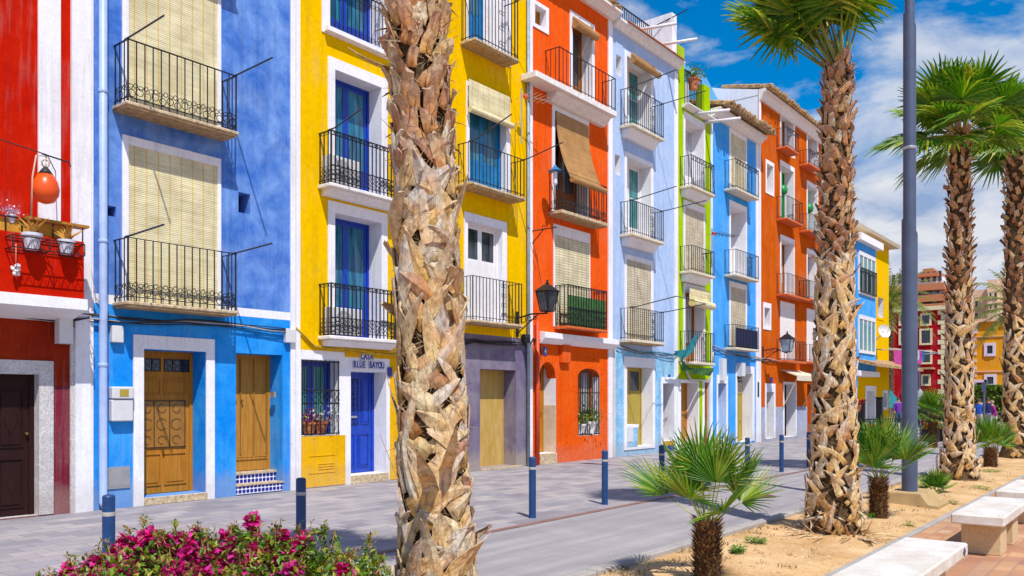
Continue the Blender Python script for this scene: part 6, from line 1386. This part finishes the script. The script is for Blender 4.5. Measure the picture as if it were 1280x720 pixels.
# ---------------------------------------------------------------- people
SK = simple('skin', (.52, .28, .18), .6, 0, .08); HA = {}
def person(label, x, y, h, face, shirt, pants, seed, lean=.0, stride=.12, hair=(.05, .03, .02)):
    g = random.Random(seed); k = h / 1.75; root = thing('person', label, 'person', (x, y, 0), 'people strolling in the square')
    V = []; E = []; Rr = []
    def add(p, r, par=None):
        V.append(Vector(p) * k); Rr.append(r * k); i = len(V) - 1
        if par is not None: E.append((par, i))
        return i
    ln = lean
    pel = add((0, 0, .95), (.155)); ab = add((ln * .3, 0, 1.10), .135, pel); ch = add((ln * .8, 0, 1.32), .16, ab); ne = add((ln * 1.1, 0, 1.50), .055, ch); hd = add((ln * 1.3, 0, 1.60), .085, ne); ht = add((ln * 1.35, 0, 1.68), .085, hd)
    for s_ in (-1, 1):
        hp = add((0, s_ * .10, .88), .10, pel); kn = add((s_ * stride * .6 + .03, s_ * .11, .50), .065, hp); an = add((s_ * stride, s_ * .11, .10), .042, kn); to = add((s_ * stride + .15, s_ * .12, .035), .036, an)
        sh = add((ln * .9, s_ * .19, 1.42), .07, ch); el = add((ln * .6 - .03, s_ * .25, 1.14), .045, sh); wr = add((ln * .7 + .12, s_ * .23, .92), .03, el); ha = add((ln * .7 + .17, s_ * .22, .84), .028, wr)
    me = bpy.data.meshes.new('body'); me.from_pydata(V, E, []); o = bpy.data.objects.new('body', me); C.objects.link(o)
    md = o.modifiers.new('skin', 'SKIN'); md.use_smooth_shade = True
    for i, sv in enumerate(me.skin_vertices[0].data): sv.radius = (Rr[i], Rr[i]); sv.use_root = (i == 0)
    sb = o.modifiers.new('sub', 'SUBSURF'); sb.levels = 1; sb.render_levels = 1
    bpy.context.view_layer.update(); me2 = bpy.data.meshes.new_from_object(o.evaluated_get(bpy.context.evaluated_depsgraph_get()))
    o.modifiers.clear(); o.data = me2
    for m_ in (SK, shirt, pants, M['dark_wood']): me2.materials.append(m_)
    for pg in me2.polygons:
        c = pg.center / k; pg.use_smooth = True
        if c.z < .07: pg.material_index = 3
        elif c.z < .95 and abs(c.y) < .19: pg.material_index = 2
        elif .95 <= c.z < 1.47 and not (abs(c.y) > .2 and c.z < .98): pg.material_index = 1
        else: pg.material_index = 0
    o.parent = root; ORG[o.name] = Vector((x, y, 0))
    hm = simple('hair_tone', hair, .7, 0, .2); w = MB(); c0 = Vector((x, y, 0)); top = Vector((ln * 1.33 - .012, 0, 1.655)) * k
    rings = []
    for j in range(5):
        ph = j / 4 * 1.75; r_ = .098 * k * math.sin(min(ph, 1.57)) if j else .004; zz = .115 * k * math.cos(ph)
        rings.append([w.vert(c0 + top + Vector((r_ * math.cos(a * math.pi / 6) - (.018 * k if j > 2 else 0), r_ * math.sin(a * math.pi / 6), zz))) for a in range(12)])
    for a_, b2 in zip(rings, rings[1:]):
        for q in range(12): w.face([a_[q], a_[(q + 1) % 12], b2[(q + 1) % 12], b2[q]])
    w.build('hair', hm, root, smooth=True)
    root.rotation_euler[2] = face
cl = lambda n, c: simple(n, c, .85, 0, .15, 20)
person('walker in a bright blue jacket and pale trousers, back turned', *P_(1224, 42)[:2], 1.75, R(75), cl('blue_jacket', (.01, .09, .50)), cl('pale_trousers', (.50, .42, .34)), 1)
person('walker in a dark navy top and grey trousers behind the easel', *P_(1235.5, 43)[:2], 1.80, R(80), cl('navy_top', (.01, .02, .12)), cl('grey_trousers', (.38, .40, .48)), 2)
person('walker in a purple top leaning forward beside the navy one', *P_(1244, 41)[:2], 1.66, R(200), cl('purple_top', (.26, .01, .20)), cl('white_trousers', (.62, .60, .62)), 3, .12, hair=(.3, .22, .12))
person('person in a purple shirt standing by the end house', *P_(1123, 50)[:2], 1.8, R(-60), cl('violet_shirt', (.14, .02, .34)), cl('blue_jeans', (.06, .10, .22)), 4)
person('person in a light shirt behind the tall railing', *P_(1141, 48)[:2], 1.7, R(20), cl('light_shirt', (.55, .55, .6)), cl('dark_trousers', (.05, .05, .08)), 5)
# ---------------------------------------------------------------- light, sky, camera
d = Vector((-.48, .30, -.87)).normalized()
sun = bpy.data.lights.new('sun', 'SUN'); sun.energy = 5.0; sun.angle = R(.5); sun.color = (1.0, .955, .88)
so = bpy.data.objects.new('sun', sun); C.objects.link(so); so.rotation_euler = d.to_track_quat('-Z', 'Y').to_euler(); so.location = (10, -5, 30)
world = bpy.data.worlds.new('World'); sc.world = world; world.use_nodes = True; nt = world.node_tree
bg = nt.nodes['Background']; bg.inputs['Strength'].default_value = .088
sky = nd(nt, 'ShaderNodeTexSky', sky_type='NISHITA'); sky.sun_disc = False; sky.sun_elevation = math.asin(-d.z); sky.sun_rotation = math.atan2(-d.x, -d.y); sky.air_density = 1.0; sky.dust_density = .3; sky.ozone_density = 3.0
hs = nd(nt, 'ShaderNodeHueSaturation'); hs.inputs['Saturation'].default_value = 1.75; hs.inputs['Value'].default_value = 1.75; lk(nt, sky.outputs[0], hs.inputs['Color'])
tc = nd(nt, 'ShaderNodeTexCoord'); sp = nd(nt, 'ShaderNodeSeparateXYZ'); lk(nt, tc.outputs['Generated'], sp.inputs[0])
zc = math_(nt, 'ADD', math_(nt, 'MAXIMUM', sp.outputs[2], 0.0), .22)
cb = nd(nt, 'ShaderNodeCombineXYZ'); lk(nt, math_(nt, 'DIVIDE', sp.outputs[0], zc), cb.inputs[0]); lk(nt, math_(nt, 'DIVIDE', sp.outputs[1], zc), cb.inputs[1])
mpc = nd(nt, 'ShaderNodeMapping'); mpc.inputs['Location'].default_value = (2.3, .7, 0); lk(nt, cb.outputs[0], mpc.inputs['Vector'])
n1 = noise(nt, mpc.outputs[0], 1.5, 8, .60, .3); n2 = noise(nt, mpc.outputs[0], 4.0, 6, .58, .4)
cov = math_(nt, 'ADD', math_(nt, 'MULTIPLY', n1, .75), math_(nt, 'MULTIPLY', n2, .25))
hb = ramp(nt, sp.outputs[2], [(.0, .10), (.14, .12), (.30, .075), (.38, -.0), (.50, -.12)]) if False else None
el_ = nd(nt, 'ShaderNodeMapRange'); el_.inputs['From Min'].default_value = .22; el_.inputs['From Max'].default_value = .46; el_.inputs['To Min'].default_value = .17; el_.inputs['To Max'].default_value = -.07; lk(nt, sp.outputs[2], el_.inputs['Value'])
cov = math_(nt, 'ADD', cov, el_.outputs[0])
cf = ramp(nt, cov, [(.45, 0.0), (.53, .75), (.64, 1.0)])
shade = ramp(nt, n2, [(.32, (3.2, 4.6, 7.4)), (.6, (8.6, 8.9, 9.6))])
sky_c = mix(nt, hs.outputs[0], shade, cf); lk(nt, sky_c, bg.inputs['Color'])
cam = bpy.data.cameras.new('camera'); cam.sensor_width = 36; cam.lens = 36 * F / 1280; cam.shift_y = 139.5 / 1280; cam.clip_end = 3000; cam.clip_start = .05
co = bpy.data.objects.new('camera', cam); C.objects.link(co); co.location = (CX, CY, CZ); co.rotation_euler = (R(90), 0, math.atan2(SA, CA)); sc.camera = co
sc.view_settings.view_transform = 'Standard'; sc.view_settings.look = 'None'; sc.view_settings.exposure = 0
sc.cycles.max_bounces = 6; sc.cycles.diffuse_bounces = 3; sc.cycles.use_denoising = True
